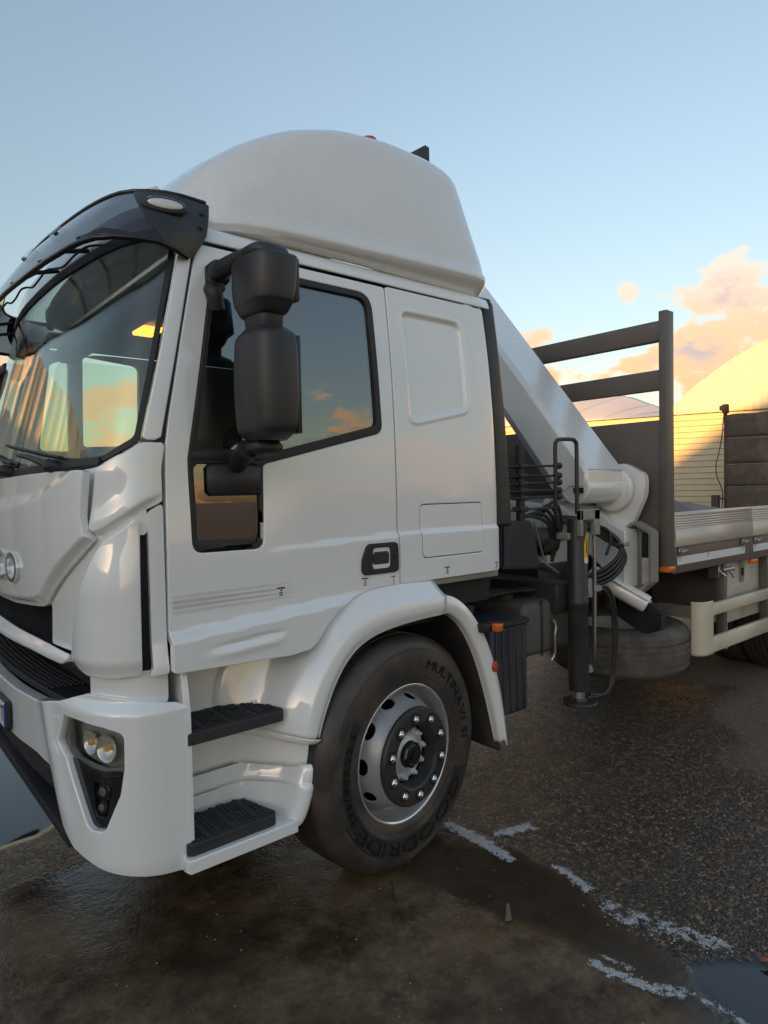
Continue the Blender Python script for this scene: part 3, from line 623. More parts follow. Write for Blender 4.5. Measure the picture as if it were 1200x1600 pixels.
for side in (0, 1):
    q = (lambda p: p) if side == 0 else both
    hl = panel('headlight', lambda s, z: nb(s, z, f_bp(s, z) - .014), q(HL), 'lens', bumper, res=.015, t=.006, rnd=0, flip=-1) if side == 0 else panel('headlight', lambda s, z: nb(s, z, f_bp(s, z) - .014), both(HL), 'lens', bumper, res=.03, t=.006, rnd=0, flip=-1)
    HLb = [(.55, .93), (.17, .90), (.17, .71), (.36, .71), (.53, .75)]
    panel('headlight_housing', lambda s, z: nb(s, z, f_bp(s, z) - .062), q(HLb), 'lamp_house', bumper, res=.02, t=.01, rnd=0, flip=-1)
    HLi = roundpoly([(.458, .886), (.26, .884), (.200, .868), (.200, .762), (.26, .755), (.405, .765), (.452, .79)], .012)
    panel('headlight_bezel', lambda s, z: nb(s, z, f_bp(s, z) - .022 - .020 * sstep(-np.maximum(sd_poly(HLi)(msym(s), z), -.05), -.02, .02)), q(HL), 'bezel', bumper, res=.010, holes=[q(HLi)], t=.012, rnd=.003, flip=-1)
    panel('fog_recess', lambda s, z: nb(s, z, -.060), q([(.49, .76), (.18, .73), (.19, .67), (.25, .53), (.34, .53)]), 'gloss_black', bumper, res=.02, t=.01, rnd=0, flip=-1)
    panel('fog_bezel', lambda s, z: nb(s, z, f_bp(s, z) - .020), q(FG), 'gloss_black', bumper, res=.012, holes=[q(roundpoly([(.325, .700), (.235, .697), (.262, .585), (.315, .583)], .02))], t=.015, rnd=.004, flip=-1)
    for (s_, z_, r_) in ((.265, .815, .045), (.350, .822, .040)):
        s2 = s_ if side == 0 else STOT - s_
        c = np.ravel(nb(np.array(s2), np.array(z_), -.066)); n_ = np.ravel(nb(np.array(s2), np.array(z_), 0.) - nb(np.array(s2), np.array(z_), -.05)); n_ = n_ / np.linalg.norm(n_) + np.array((-.35, 0, 0))
        lathe('headlight_reflector', [(r_ * 1.08, .030), (r_ * 1.04, .036), (r_ * .97, .034), (r_ * .85, .022), (r_ * .6, .010), (r_ * .3, .004), (0.001, .002)], c, n_, 'bulb', bumper, k=28, caps=False)
        lathe('headlight_bulb', [(.0, .040), (.008, .038), (.012, .028), (.010, .004)], c, n_, 'bulb_glass', bumper, k=16)
    for (s_, z_, r_) in ((.283, .668, .032), (.290, .613, .026)):
        s2 = s_ if side == 0 else STOT - s_
        c = np.ravel(nb(np.array(s2), np.array(z_), -.050)); n_ = np.ravel(nb(np.array(s2), np.array(z_), 0.) - nb(np.array(s2), np.array(z_), -.05)); n_ /= np.linalg.norm(n_)
        lathe('fog_light', [(r_ * 1.1, -.01), (r_ * 1.1, .022), (r_, .026), (r_ * .95, .02), (r_ * .6, .024), (0, .027)], c, n_, 'gloss_black', bumper, k=24)
        lathe('fog_lens', [(r_ * .62, .02), (r_ * .4, .028), (0, .031)], c, n_, 'bezel', bumper, k=20)
    # triangular trim plate beside the lamp, seams recessed round it
    panel('lamp_trim', lambda s, z: nb(s, z, f_bp(s, z) + .0025), q(TL), 'paint', bumper, res=.008, t=.004, rnd=.002, flip=-1)
# plate on the bumper
pl_ = panel('number_plate', lambda s, z: nb(s, z, .022 + f_bp(s, z)), [(1.045, .826), (STOT - 1.045, .826), (STOT - 1.045, .706), (1.045, .706)], 'black', bumper, res=.03, t=.016, rnd=.003, flip=-1)
panel('plate_face', lambda s, z: nb(s, z, .0235 + f_bp(s, z)), [(1.058, .818), (STOT - 1.058, .818), (STOT - 1.058, .714), (1.058, .714)], 'plate', bumper, res=.03, t=.003, rnd=.001, flip=-1)
panel('plate_band', lambda s, z: nb(s, z, .0250 + f_bp(s, z)), [(1.058, .818), (1.092, .818), (1.092, .714), (1.058, .714)], 'plate_blue', bumper, res=.02, t=.003, rnd=0, flip=-1)
V, Fc = text_flat('T', 1.0, .02); lo, hi = V.min(0), V.max(0)
mesh('plate_letter', np.array([np.ravel(nb(np.array(1.100 + .040 * (1 - (v[0] - lo[0]) / (hi[0] - lo[0]))), np.array(.735 + .066 * (v[1] - lo[1]) / (hi[1] - lo[1])), .0255 + .001 * (v[2] > 0) + float(f_bp(np.array(1.1), np.array(.76))))) for v in V]), Fc, 'ink', bumper)
# black lower apron with studded grille
LA = [(.50, .75), (STOT - .50, .75), (STOT - .40, .46), (STOT - .75, .435), (.75, .435), (.40, .46)]
apron = panel('lower_apron', lambda s, z: nb(s, z, -.036 - .10 * sstep(.62 - z, 0, .2)), LA, 'black', truck, res=.02, t=.02, rnd=.004, flip=-1)
mb = MB()
for i in range(70):
    for j in range(9):
        s_ = .66 + i * .022 + (.011 if j % 2 else 0); z_ = .672 - j * .021
        if s_ > STOT - .66 or z_ < .5: continue
        k = lambda a, b, o: np.ravel(nb(np.array(s_ + a), np.array(z_ + b), -.036 + o - .10 * float(sstep(.62 - z_ - b, 0, .2))))
        mb.add([k(-.008, -.006, 0), k(.008, -.006, 0), k(.008, .006, 0), k(-.008, .006, 0), k(0, 0, .010)], [(1, 0, 4), (2, 1, 4), (3, 2, 4), (0, 3, 4)])
tag(mb.build('apron_studs', 'black', apron, None), kind='stuff')
box('skid_beam', (.60, 2.50, .42), (.68, 4.20, .46), 'black', truck, .008)

# ---------------------------------------------------------------- steps, step well
# upper well: back wall, then side wall sweeping out to the wing
def well(name, zs, xs_out, yb, x0, yo, parent, curve=.10, flare=0.0):
    rows = []
    for z, xo in zip(zs, xs_out):
        xb = xo - .20
        pts = [(x0, yb), (x0 + .1, yb), ((x0 + xb) / 2, yb), (xb - .03, yb), (xb, yb - .010), (xb + .05, yb - .06), (xb + .11, yb - .135), (xo - .045, yo + .035), (xo - .012, yo + .012), (xo, yo)]
        rows.append([(a, b, z) for a, b in pts])
    return loft(name, rows, 'paint', parent, sub_u=3, sub_v=4, thick=-.012)
stepwell = well('step_well', [.60, .66, .74, .82, .845], [1.395, 1.405, 1.412, 1.42, 1.425], 2.40, .88, 2.175, truck)
rows = []
for z, xo, yo in ((.395, 1.335, 2.150), (.400, 1.352, 2.146), (.44, 1.372, 2.140), (.50, 1.392, 2.136), (.528, 1.400, 2.136), (.540, 1.402, 2.142), (.56, 1.412, 2.140), (.595, 1.426, 2.140), (.602, 1.428, 2.146)):
    ins = .018 if .40 < z < .535 else 0.0
    yb = 2.372 + ins; xb = xo - .185
    pts = [(.885, yb), (1.0, yb), (1.10, yb), (xb - .03, yb), (xb + .012, yb - .016), (xb + .055, yb - .06), (xb + .11, yb - .13), (xo - .045, yo + .020), (xo - .010, yo + .004), (xo, yo + .030), (xo - .01, yo + .08)]
    rows.append([(a, b, z) for a, b in pts])
loft('lower_step_shell', rows, 'paint', truck, sub_u=3, sub_v=4, thick=-.010)
panel('lower_step_floor', lambda x, y: np.stack([x, y, .418 + 0 * x], -1), roundpoly([(.886, 2.395), (1.19, 2.395), (1.34, 2.142), (1.335, 2.135), (.886, 2.135)], [0, .06, .03, .01, .01]), 'paint', truck, res=.02, t=.045, rnd=.006)
for x, w in ((.905, .06),): 
    panel('well_inner_plate', lambda x, z: np.stack([x, 2.366 + 0 * x, z], -1), roundpoly([(.90, .525), (1.125, .525), (1.125, .475), (.90, .475)], .006), 'paint', truck, res=.02, t=.006, rnd=.003)
# edge trim behind the bumper that closes the well at its front
panel('step_well_edge', lambda y, z: np.stack([.905 + .03 * sstep(z, .90, .98) * 0 + 0 * y, y, z], -1), roundpoly([(2.205, 1.055), (2.45, 1.055), (2.45, .36), (2.176, .36), (2.176, .90), (2.186, .97)], .01), 'paint', truck, res=.02, t=.022, rnd=.004, flip=-1)
box('upper_well_back', (.90, 2.402, .58), (1.34, 2.43, 1.085), 'paint', truck, .004)
# treads
def tread(name, lo, hi, poly, z, th, parent):
    tr = panel(name, lambda x, y: np.stack([x, y, z + 0 * x], -1), poly, 'step', parent, res=.012, t=th, rnd=.006)
    mb = MB(); sd = sd_poly(poly)
    nx = int((hi[0] - lo[0]) / .0165)
    for i in range(nx):
        for j in range(14):
            x = lo[0] + .010 + i * .0165; y = lo[1] + .010 + j * .0165
            bx = (i % 6); by = j % 5
            if sd(np.array(x), np.array(y)) > -.010: continue
            if bx in (2, 3) and by in (2, 3): continue
            if bx == 5: continue
            mb.box((x - .0062, y - .0058, z - .002), (x + .0062, y + .0058, z + .0045), .001)
    tag(mb.build('tread_studs', 'step', tr, None), kind='stuff')
    for i in range(0, nx, 6):
        for j in (2, 7, 12):
            x = lo[0] + .010 + (i + 2.5) * .0165; y = lo[1] + .010 + (j + .5) * .0165
            if sd(np.array(x), np.array(y)) < -.02: box('tread_hole', (x - .014, y - .012, z - .001), (x + .014, y + .012, z + .0015), 'seam', tr, .001)
    return tr
tread('step_tread', (.90, 2.165), (1.30, 2.39), roundpoly([(.905, 2.170), (1.290, 2.170), (1.305, 2.195), (1.245, 2.375), (1.22, 2.395), (.905, 2.395)], [.004, .02, .02, .02, .02, .004]), .842, .042, truck)
tread('step_tread', (.895, 2.150), (1.27, 2.37), roundpoly([(.898, 2.155), (1.235, 2.155), (1.255, 2.180), (1.215, 2.345), (1.19, 2.368), (.898, 2.368)], [.004, .02, .02, .02, .02, .004]), .462, .040, truck)
# ---------------------------------------------------------------- front wing: lip, outer face, ridge, top, root
lip = np.array([(1.424, .712), (1.442, .765), (1.470, .832), (1.508, .905), (1.556, .972), (1.612, 1.022), (1.680, 1.056), (1.760, 1.077), (1.860, 1.090), (1.980, 1.098), (2.115, 1.102)])
rdg = np.array([(1.360, .730), (1.378, .800), (1.408, .880), (1.450, .962), (1.505, 1.040), (1.568, 1.098), (1.645, 1.138), (1.735, 1.163), (1.850, 1.176), (1.980, 1.180), (2.118, 1.180)])
top = np.array([(1.235, .752, 2.30), (1.250, .84, 2.31), (1.285, .93, 2.315), (1.345, 1.015, 2.295), (1.430, 1.085, 2.240), (1.512, 1.160, 2.215), (1.600, 1.218, 2.208), (1.700, 1.248, 2.204), (1.830, 1.262, 2.203), (1.980, 1.262, 2.203), (2.118, 1.256, 2.206)])
root = np.array([(1.10, .762, 2.395), (1.11, .86, 2.398), (1.13, .96, 2.400), (1.19, 1.05, 2.395), (1.34, 1.125, 2.34), (1.50, 1.195, 2.29), (1.600, 1.242, 2.27), (1.700, 1.268, 2.26), (1.830, 1.276, 2.25), (1.980, 1.276, 2.25), (2.118, 1.27, 2.25)])
rows = []
for i in range(len(lip)):
    l, g, t_, r_ = lip[i], rdg[i], top[i], root[i]
    rows.append([(l[0] + .010, 2.185, l[1] - .003), (l[0] + .007, 2.170, l[1] - .003), (l[0] + .004, 2.150, l[1] - .002), (l[0], 2.126, l[1]), (l[0] - .010 if i < 6 else l[0], 2.120, l[1] + .010), (l[0] * .5 + g[0] * .5, 2.108, l[1] * .5 + g[1] * .5), (g[0], 2.112, g[1]),
                 (g[0] * .86 + t_[0] * .14, 2.122 if i > 4 else 2.126, g[1] * .86 + t_[1] * .14), ((g[0] + t_[0]) / 2, 2.160 if i > 4 else 2.185, (g[1] + t_[1]) / 2), (t_[0], t_[2], t_[1]), (r_[0], r_[2], r_[1])])
wing = loft('front_wing', rows, 'paint', truck, sub_u=5, sub_v=5, thick=-.008, smooth=60)
# bottom closing lip of the wing
loft('wing_toe', [[(x, y, z) for (x, y, z) in ((1.10, 2.40, .770), (1.235, 2.31, .755), (1.30, 2.20, .742), (1.36, 2.115, .728), (1.395, 2.110, .718), (1.424, 2.126, .708), (1.43, 2.2, .708))],
                  [(x, y, z) for (x, y, z) in ((1.10, 2.40, .745), (1.235, 2.31, .728), (1.30, 2.21, .716), (1.36, 2.135, .706), (1.395, 2.125, .700), (1.420, 2.14, .696), (1.43, 2.2, .690))],
                  [(x, y, z) for (x, y, z) in ((1.10, 2.42, .735), (1.24, 2.34, .72), (1.31, 2.25, .705), (1.37, 2.18, .695), (1.40, 2.17, .69), (1.425, 2.18, .688), (1.435, 2.24, .688))]], 'paint', truck, sub_u=4, sub_v=4, thick=.006)
# rear half: narrow mudguard strip
oc = np.array([(2.100, 1.186), (2.170, 1.178), (2.235, 1.145), (2.300, 1.090), (2.360, 1.015), (2.410, .935), (2.452, .840), (2.490, .730), (2.520, .610), (2.542, .490), (2.555, .392)])
ic = np.array([(2.105, 1.100), (2.160, 1.094), (2.205, 1.072), (2.255, 1.030), (2.305, .965), (2.348, .890), (2.388, .800), (2.428, .690), (2.460, .585), (2.488, .480), (2.508, .405)])
rows = []
for a, b in zip(oc, ic):
    rows.append([(b[0] - .004, 2.18, b[1] - .004), (b[0] - .002, 2.165, b[1] - .002), (b[0], 2.142, b[1]), (b[0] + .012, 2.128, b[1] + .012), ((a[0] + b[0]) / 2, 2.120, (a[1] + b[1]) / 2), (a[0] - .010, 2.128, a[1] - .008), (a[0], 2.142, a[1]), (a[0] + .003, 2.22, a[1] + .003), (a[0] + .003, 2.62, a[1] + .003)])
loft('rear_mudguard', rows, 'paint', truck, sub_u=4, sub_v=4, thick=-.006, smooth=60)
# dark liner inside the arch, following the lips
rows = []
for q in [(1.432, .700)] + [tuple(x) for x in lip] + [tuple(x) for x in ic[1:]] + [(2.512, .36)]:
    dx, dz = 1.90 - q[0], .512 - q[1]; L_ = math.hypot(dx, dz)
    rows.append([(q[0] - .006 * dx / L_, y, q[1] - .006 * dz / L_) for y in (2.150, 2.25, 2.5, 2.75)])
loft('arch_liner', rows, 'dark', truck, sub_u=3, thick=-.004, smooth=60)
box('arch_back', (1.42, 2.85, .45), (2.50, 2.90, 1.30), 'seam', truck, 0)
def lamp(name, c, n, r, h, mat, parent, k=24):
    lathe(name, [(r * 1.12, -.004), (r * 1.12, h * .4), (r, h * .55), (r * .8, h), (0, h * 1.1)], c, n, mat, parent, k=k)
box('side_marker_base', (2.335, 2.085, .985), (2.405, 2.15, 1.025), 'black', truck, .004)
box('side_marker', (2.395, 2.055, .986), (2.442, 2.125, 1.024), 'amber', truck, .006)
lathe('round_reflector', [(.026, -.01), (.026, .006), (.022, .009), (.010, .009), (.009, .011), (0, .011)], (2.452, 2.124, .800), (.25, -1, 0), 'red', truck, k=28)
# ---------------------------------------------------------------- wheels
def tyre_prof(R0, W, gd=.014):
    s = R0 / .518
    p = [(.296, -.004), (.300, .006), (.318, .016), (.335, .018), (.336, .0205), (.345, .023), (.38, .029), (.42, .030), (.452, .025), (.453, .022), (.462, .021), (.463, .019), (.478, .012), (.496, -.004), (.508, -.020), (.514, -.034)]
    o = [(r * s, h) for r, h in p]; w = W - .06; n = 5
    for k in range(n):
        a = -.036 - k * (w - .012) / n; b = -.036 - (k + 1) * (w - .012) / n
        rr = .518 * s - .004 * (abs(k - 2) / 2) ** 2
        o += [(rr, a), (rr, b + .009)]
        if k < n - 1: o += [(rr - gd, b + .007), (rr - gd, b + .001)]
    return o + [(r * s, -W + .06 - .05 + .0 - h - .008) for r, h in p[::-1]]
def bolt_geo(c, n, r, h, hexa=True, k=6):
    return lathe_geo([(r, 0), (r, h * .75), (r * .86, h), (r * .55, h), (r * .45, h * .8), (0, h * .8)], c, n, k)
def make_wheel(parent, c, n, name='wheel', detail=True, mat='tyre'):
    n = np.asarray(n, float); n /= np.linalg.norm(n); c = np.asarray(c, float)
    w = bpy.data.objects.new(name, None); COL.objects.link(w); put(w, parent)
    tyre = lathe('tyre', tyre_prof(.518, .295), c, n, mat, w, k=96, smooth=28, caps=False)
    ax, az, _ = frame_from(n)
    # direction of text: clockwise seen from outside
    right = np.array((0, 0, 1.0)); e1 = np.cross(np.array((0, 0, 1.0)), n); e1 /= np.linalg.norm(e1); e2 = np.cross(n, e1)
    def pol(r, a, h): return c + n * h + r * (math.cos(a) * e1 + math.sin(a) * e2)
    def prof(r): 
        P_ = tyre_prof(.518, .295)[:14]; return np.interp(r, [q[0] for q in P_], [q[1] for q in P_])
    def arc_text(s, r0, h, a0, a1, mt='tyre_text', nm='sidewall_letter'):
        G = [(text_flat(ch, 1.0, .02, 1.0, 2) if ch != ' ' else None) for ch in s]
        W = [.35 if g_ is None else g_[0][:, 0].max() - g_[0][:, 0].min() + .10 for g_ in G]; tot = sum(W); x = 0.0; cap = G[0][0][:, 1].max()
        for g_, w_ in zip(G, W):
            if g_ is not None:
                V, Fc = g_; lo = V[:, 0].min(); q = []
                for v in V:
                    a = a0 + (a1 - a0) * (x + v[0] - lo) / tot; r = r0 + h * min(1.0, max(-.15, v[1] / cap)); q.append(pol(r, a, float(prof(r)) + (.0030 if v[2] > 0 else -.003)))
                mesh(nm, q, Fc, mt, w)
            x += w_
    def arc_plate(r0, r1, a0, a1, lift, mt, nm):
        rows = [[pol(r, a, float(prof(r)) + lift) for a in np.linspace(a0 + (.03 if r > (r0 + r1) / 2 else 0), a1 - (.03 if r > (r0 + r1) / 2 else 0), 20)] for r in (r0, r0 + .001, (r0 + r1) / 2, r1 - .001, r1)]
        rows[0] = [p_ - n * (lift + .003) for p_ in rows[0]]; rows[-1] = [p_ - n * (lift + .003) for p_ in rows[-1]]
        loft(nm, rows, mt, w, smooth=50)
    if detail:
        d = R
        arc_plate(.355, .432, d(-25), d(-155), .0012, 'tyre_text2', 'lettering_panel')
        arc_text('GOODRIDE', .366, .056, d(-32), d(-148))
        arc_text('295/80R22.5', .372, .030, d(208), d(150))
        arc_plate(.362, .412, d(212), d(145), .0010, 'tyre_text2', 'lettering_panel')
        arc_text('MULTINAVI S1', .372, .040, d(72), d(-6))
    # rim
    lathe('rim', [(.268, -.16), (.278, -.075), (.284, -.035), (.288, -.010), (.292, .002), (.298, .0065), (.3025, .004), (.304, -.004), (.300, -.012), (.280, -.06), (.276, -.16)], c, n, 'rim', w, k=96, smooth=40, caps=False)
    pr = [(.279, -.085), (.268, -.078), (.256, -.058), (.236, -.018), (.222, .012), (.213, .034), (.208, .052), (.205, .056)]
    pr = np.array(pr); L = np.r_[0, np.cumsum(np.hypot(*np.diff(pr, axis=0).T))]
    def Pd(u, v):
        a = u / .245; r = np.interp(v, L, pr[:, 0]); h = np.interp(v, L, pr[:, 1])
        return c + n * h[..., None] + r[..., None] * (np.cos(a)[..., None] * e1 + np.sin(a)[..., None] * e2)
    hol = []
    T = 2 * math.pi * .245
    def sdh(U, V):
        k = T / 10; uu = (U + k / 2) % k - k / 2 
        return -(np.sqrt((uu / .036) ** 2 + ((V - .066) / .027) ** 2) - 1) * .027
    sdr = lambda U, V: np.maximum(np.maximum(-V, V - L[-1]), np.maximum(-(U + .004), U - T - .004))
    if detail: sheet('wheel_disc', Pd, lambda U, V: np.maximum(sdr(U, V), sdh(U, V)), (-.004, T + .004, 0, L[-1]), .006, 'rim', w, t=.008, rnd=.002)
    else: lathe('wheel_disc', [tuple(x) for x in pr], c, n, 'rim', w, k=48, caps=False)
    lathe('rim_lip', [(.2905, .0035), (.2945, .0070), (.2985, .0085), (.3030, .0065), (.3050, .0)], c, n, 'chrome_lip', w, k=96, smooth=50, caps=False)
    lathe('rim_back', [(.27, -.11), (.05, -.11), (.05, -.12), (.27, -.12)], c, n, 'seam', w, k=40)
    lathe('nut_ring', [(.212, .046), (.212, .058), (.205, .067), (.198, .069), (.142, .069), (.134, .064), (.130, .054), (.128, .0)], c, n, 'crane_dark', w, k=64, smooth=30, caps=False)
    if not detail: 
        lathe('hub', [(.13, .0), (.12, .03), (.08, .05), (.07, .10), (0, .11)], c, n, 'hub', w, k=32); return w
    for i in range(10):
        a = 2 * math.pi * (i + .5) / 10 + .06; p = pol(.1675, a, .069)
        V, Fc = lathe_geo([(.027, -.004), (.027, .003), (.023, .003), (.023, -.003)], p, n, 20, caps=False); mesh('nut_socket', V, Fc, 'gloss_black', w, smooth=40)
        mb = MB(); mb.add(*lathe_geo([(.0175, -.004), (.0175, .008), (.0155, .011), (.0105, .011)], p, n, 6)); mb.add(*lathe_geo([(.0098, .0), (.0098, .014), (.008, .016), (.0055, .0165), (.005, .012), (0, .012)], p, n, 16))
        mb.build('wheel_nut', 'chrome', w, 25)
    lathe('hub', [(.129, -.03), (.124, -.012), (.118, -.004), (.104, .003), (.088, .003), (.080, .012), (.066, .018), (.058, .020)], c, n, 'hub', w, k=64, caps=False)
    for i in range(10):
        a = 2 * math.pi * i / 10 + .1
        mb = MB(); mb.add(*lathe_geo([(.016, -.006), (.015, .010), (.012, .014)], pol(.103, a, .0), n, 12)); mb.add(*lathe_geo([(.0095, .0), (.0095, .024), (.008, .026), (0, .026)], pol(.103, a, .0), n, 6)); mb.build('hub_bolt', 'hub', w, 30)
    lathe('hub_cap', [(.060, .012), (.058, .040), (.050, .048), (.044, .050), (.042, .046), (.022, .046), (.020, .056), (0, .057)], c, n, 'gloss_black', w, k=8, smooth=20)
    return w
M['chrome_lip'] = solid('polished_lip', (.80, .80, .80), 0.22, metal=.8)
M['tyre_text2'] = solid('tyre_lettering_panel', (.019, .018, .018), 0.45, dirt=(.06, .05, .04), damt=.4)
ST = R(7.0)
WN = np.array((math.sin(ST), -math.cos(ST), 0))
make_wheel(truck, (1.902, 2.166, .512), WN)
make_wheel(truck, (1.902, 2 * YC - 2.166, .512), -WN, detail=False)
for yy, n_ in ((2.20, -1), (2 * YC - 2.2, 1)):
    w_ = make_wheel(truck, (6.62, yy, .512), (0, n_, 0), detail=False)
    w_ = make_wheel(truck, (6.62, yy - n_ * .33, .512), (0, n_, 0), detail=False)
# chassis
for yy in (2.93, 3.70): box('chassis_rail', (1.2, yy, .80), (9.2, yy + .075, 1.03), 'chassis', truck, .006)
lathe('front_axle', [(.06, -1.0), (.06, 1.0)], (1.90, YC, .50), (0, 1, 0), 'dark', truck, k=16)
lathe('rear_axle', [(.09, -.8), (.09, .8)], (6.62, YC, .51), (0, 1, 0), 'dark', truck, k=16)
box('engine_block', (1.1, 2.95, .55), (2.3, 3.75, 1.02), 'dark', truck, .03)
box('suspension_bracket', (2.42, 2.52, .55), (2.52, 2.75, .95), 'dark', truck, .02)

# ---------------------------------------------------------------- roof fairing
def fsec(x):
    """half section of the roof fairing from the lower lip over the shoulder to the crown"""
    X = [.955, 1.00, 1.08, 1.20, 1.36, 1.56, 1.80, 2.05, 2.30, 2.45, 2.53, 2.585, 2.610]
    zt = np.interp(x, X, [2.770, 2.845, 2.950, 3.075, 3.210, 3.340, 3.432, 3.470, 3.468, 3.450, 3.420, 3.34, 3.20])
    zs = np.interp(x, X, [2.715, 2.765, 2.850, 2.960, 3.070, 3.170, 3.240, 3.265, 3.262, 3.245, 3.215, 3.14, 3.02])
    zl = np.interp(x, X, [2.690, 2.692, 2.694, 2.696, 2.700, 2.705, 2.711, 2.718, 2.724, 2.728, 2.730, 2.731, 2.732])
    yl = np.interp(x, X, [2.62, 2.47, 2.37, 2.295, 2.262, 2.250, 2.245, 2.242, 2.240, 2.242, 2.250, 2.262, 2.285])
    ys = np.interp(x, X, [2.72, 2.58, 2.49, 2.425, 2.400, 2.385, 2.378, 2.372, 2.370, 2.374, 2.385, 2.41, 2.45])
    low = np.interp(x, X, [2.662] + [2.655] * 6 + [2.650] * 6); yu = yl + np.interp(x, X, [.03, .05, .06, .065] + [.07] * 9)
    pts = [(yu, low), (yu - .006, low + .004), (yl + .014, zl - .034), (yl + .001, zl - .012), (yl, zl), (yl + .004, zl + .012), (yl + .012, zl + .020)]
    y0, z0 = yl + .012, zl + .020
    for t_ in np.linspace(.12, 1, 9): pts.append((y0 + (ys - y0) * t_ ** 1.25, z0 + (zs - z0) * t_))
    for t_ in np.linspace(.1, 1, 10):
        a_ = t_ * math.pi / 2; q = 1.0
        pts.append((ys + (YC - ys) * (1 - math.cos(a_)) ** .82, zs + (zt - zs) * math.sin(a_) ** 1.0))
    return pts
rows = []
for x in list(np.linspace(.955, 1.3, 18)) + list(np.linspace(1.33, 2.44, 30)) + list(np.linspace(2.46, 2.61, 14)):
    h = fsec(x); full = h + [(2 * YC - y, z) for y, z in h[:-1][::-1]]; rake_ = lambda z: .035 * max(0, (x - 2.30) / .31) ** 2 * (2.73 - z) / .4
    rows.append([(x + rake_(z), y, z) for y, z in full])
A_ = np.array(rows)
for _ in range(2): A_[1:-1] = A_[1:-1] * .5 + .25 * (A_[:-2] + A_[2:])
fairing = loft('roof_fairing', A_, 'paint_roof', truck, thick=-.006, smooth=50)
box('fairing_back', (2.50, 2.40, 2.66), (2.56, 4.30, 2.98), 'paint_roof', truck, .02)
# amber beacon stub, black bracket, small front vent on the fairing
lathe('roof_beacon', [(.05, -.05), (.05, .030), (.042, .05), (.02, .062), (0, .064)], (2.16, 2.66, 3.40), (0, 0, 1), 'red', truck, k=24)
mb = MB(); mb.add([(2.30, 2.62, 3.37), (2.55, 2.62, 3.33), (2.55, 2.62, 3.515), (2.52, 2.62, 3.52), (2.30, 2.70, 3.37), (2.55, 2.70, 3.33), (2.55, 2.70, 3.515), (2.52, 2.70, 3.52)], [(3, 2, 1, 0), (4, 5, 6, 7), (0, 1, 5, 4), (1, 2, 6, 5), (2, 3, 7, 6), (3, 0, 4, 7)]); mb.build('roof_bracket', 'crane_dark', truck, None)
lathe('fairing_vent', [(.028, -.03), (.026, .02), (.018, .032), (0, .034)], (0.985, 2.50, 2.80), (-.5, -.3, .8), 'paint_roof', truck, k=16)

# ---------------------------------------------------------------- sun visor in front of the windscreen
def vis(s, q):
    """q runs 0 at the top edge to 1 at the lower edge"""
    zt = 2.720; zb = np.interp(msym(s), [.0, .06, .14, .25, .45, .8, 1.33], [2.505, 2.495, 2.520, 2.52, 2.505, 2.495, 2.495])
    z = zt + (zb - zt) * q; o = .010 + .13 * sstep(msym(s), .02, .30) * (.35 + .65 * q) + .02 * np.sin(np.pi * q)
    p = nose(s, z, o); p[..., 0] -= .02; return p
VS = roundpoly([(.004, 0.02), (.004, .62), (.030, .98), (.075, 1.0), (STOT - .075, 1.0), (STOT - .03, .98), (STOT - .004, .62), (STOT - .004, .02)], .01)
visor = panel('sun_visor', lambda s, q: vis(s, q), VS, 'visor', truck, res=.022, t=.006, rnd=.002, flip=1)
# opaque black ends and lower rim carrying the lamps
for e_ in (0, 1):
    pe = [(.003, .02), (.003, .63), (.030, .985), (.075, 1.0), (.13, 1.0), (.155, .80), (.20, .4), (.24, .02)]
    panel('visor_end', lambda s, q: vis(s, q) + np.array((-.003, -.003 if e_ == 0 else .003, 0)), pe if e_ == 0 else both(pe), 'visor_end', truck, res=.02, t=.005, rnd=.002, flip=1)
path = [np.ravel(vis(np.array(s_), np.array(1.0))) for s_ in np.linspace(.06, STOT - .06, 60)]
tube('visor_rim', path, .010, 'gloss_black', truck, k=8)
path = [np.ravel(vis(np.array(s_), np.array(.0))) for s_ in np.linspace(.02, STOT - .02, 60)]
tube('visor_rim', path, .008, 'gloss_black', truck, k=8)
def on_vis(s_, q, off):
    p = np.ravel(vis(np.array(s_), np.array(q))); a = np.ravel(vis(np.array(s_ + .01), np.array(q))) - p; b = np.ravel(vis(np.array(s_), np.array(q + .02))) - p
    n_ = np.cross(a, b); n_ /= np.linalg.norm(n_); n_ = n_ if n_[0] < 0 or n_[1] < 0 else -n_; return p + n_ * off, n_, a / np.linalg.norm(a), np.cross(n_, a / np.linalg.norm(a))
def oval(name, s_, q, rx, ry, h, mat, par, mat2=None):
    p, n_, a, b = on_vis(s_, q, .0); V = []; K = 28; pr = [(1.0, -.004), (1.0, .35), (.92, .75), (.7, .95), (.35, 1.05), (0.02, 1.08)]
    for r_, hh in pr: V += [p + a * rx * r_ * math.cos(2 * math.pi * j / K) + b * ry * r_ * math.sin(2 * math.pi * j / K) + n_ * hh * h for j in range(K)]
    mesh(name, V, [(i * K + j, i * K + (j + 1) % K, (i + 1) * K + (j + 1) % K, (i + 1) * K + j) for i in range(len(pr) - 1) for j in range(K)], mat, par, smooth=50)
for s_ in (.145, STOT - .145):
    oval('visor_lamp_base', s_, .33, .078, .034, .012, 'rubber', truck); oval('visor_lamp', s_, .33, .070, .028, .026, 'lens', truck); oval('visor_lamp_reflector', s_, .33, .062, .023, .018, 'plate', truck)
for s_ in (.52, .80): oval('visor_lamp', s_, .55, .05, .022, .02, 'lens', truck)
for s_, q in ((.035, .25), (.035, .5), (.62, .35), (1.0, .35)): oval('visor_bolt', s_, q, .009, .009, .010, 'rubber', truck)
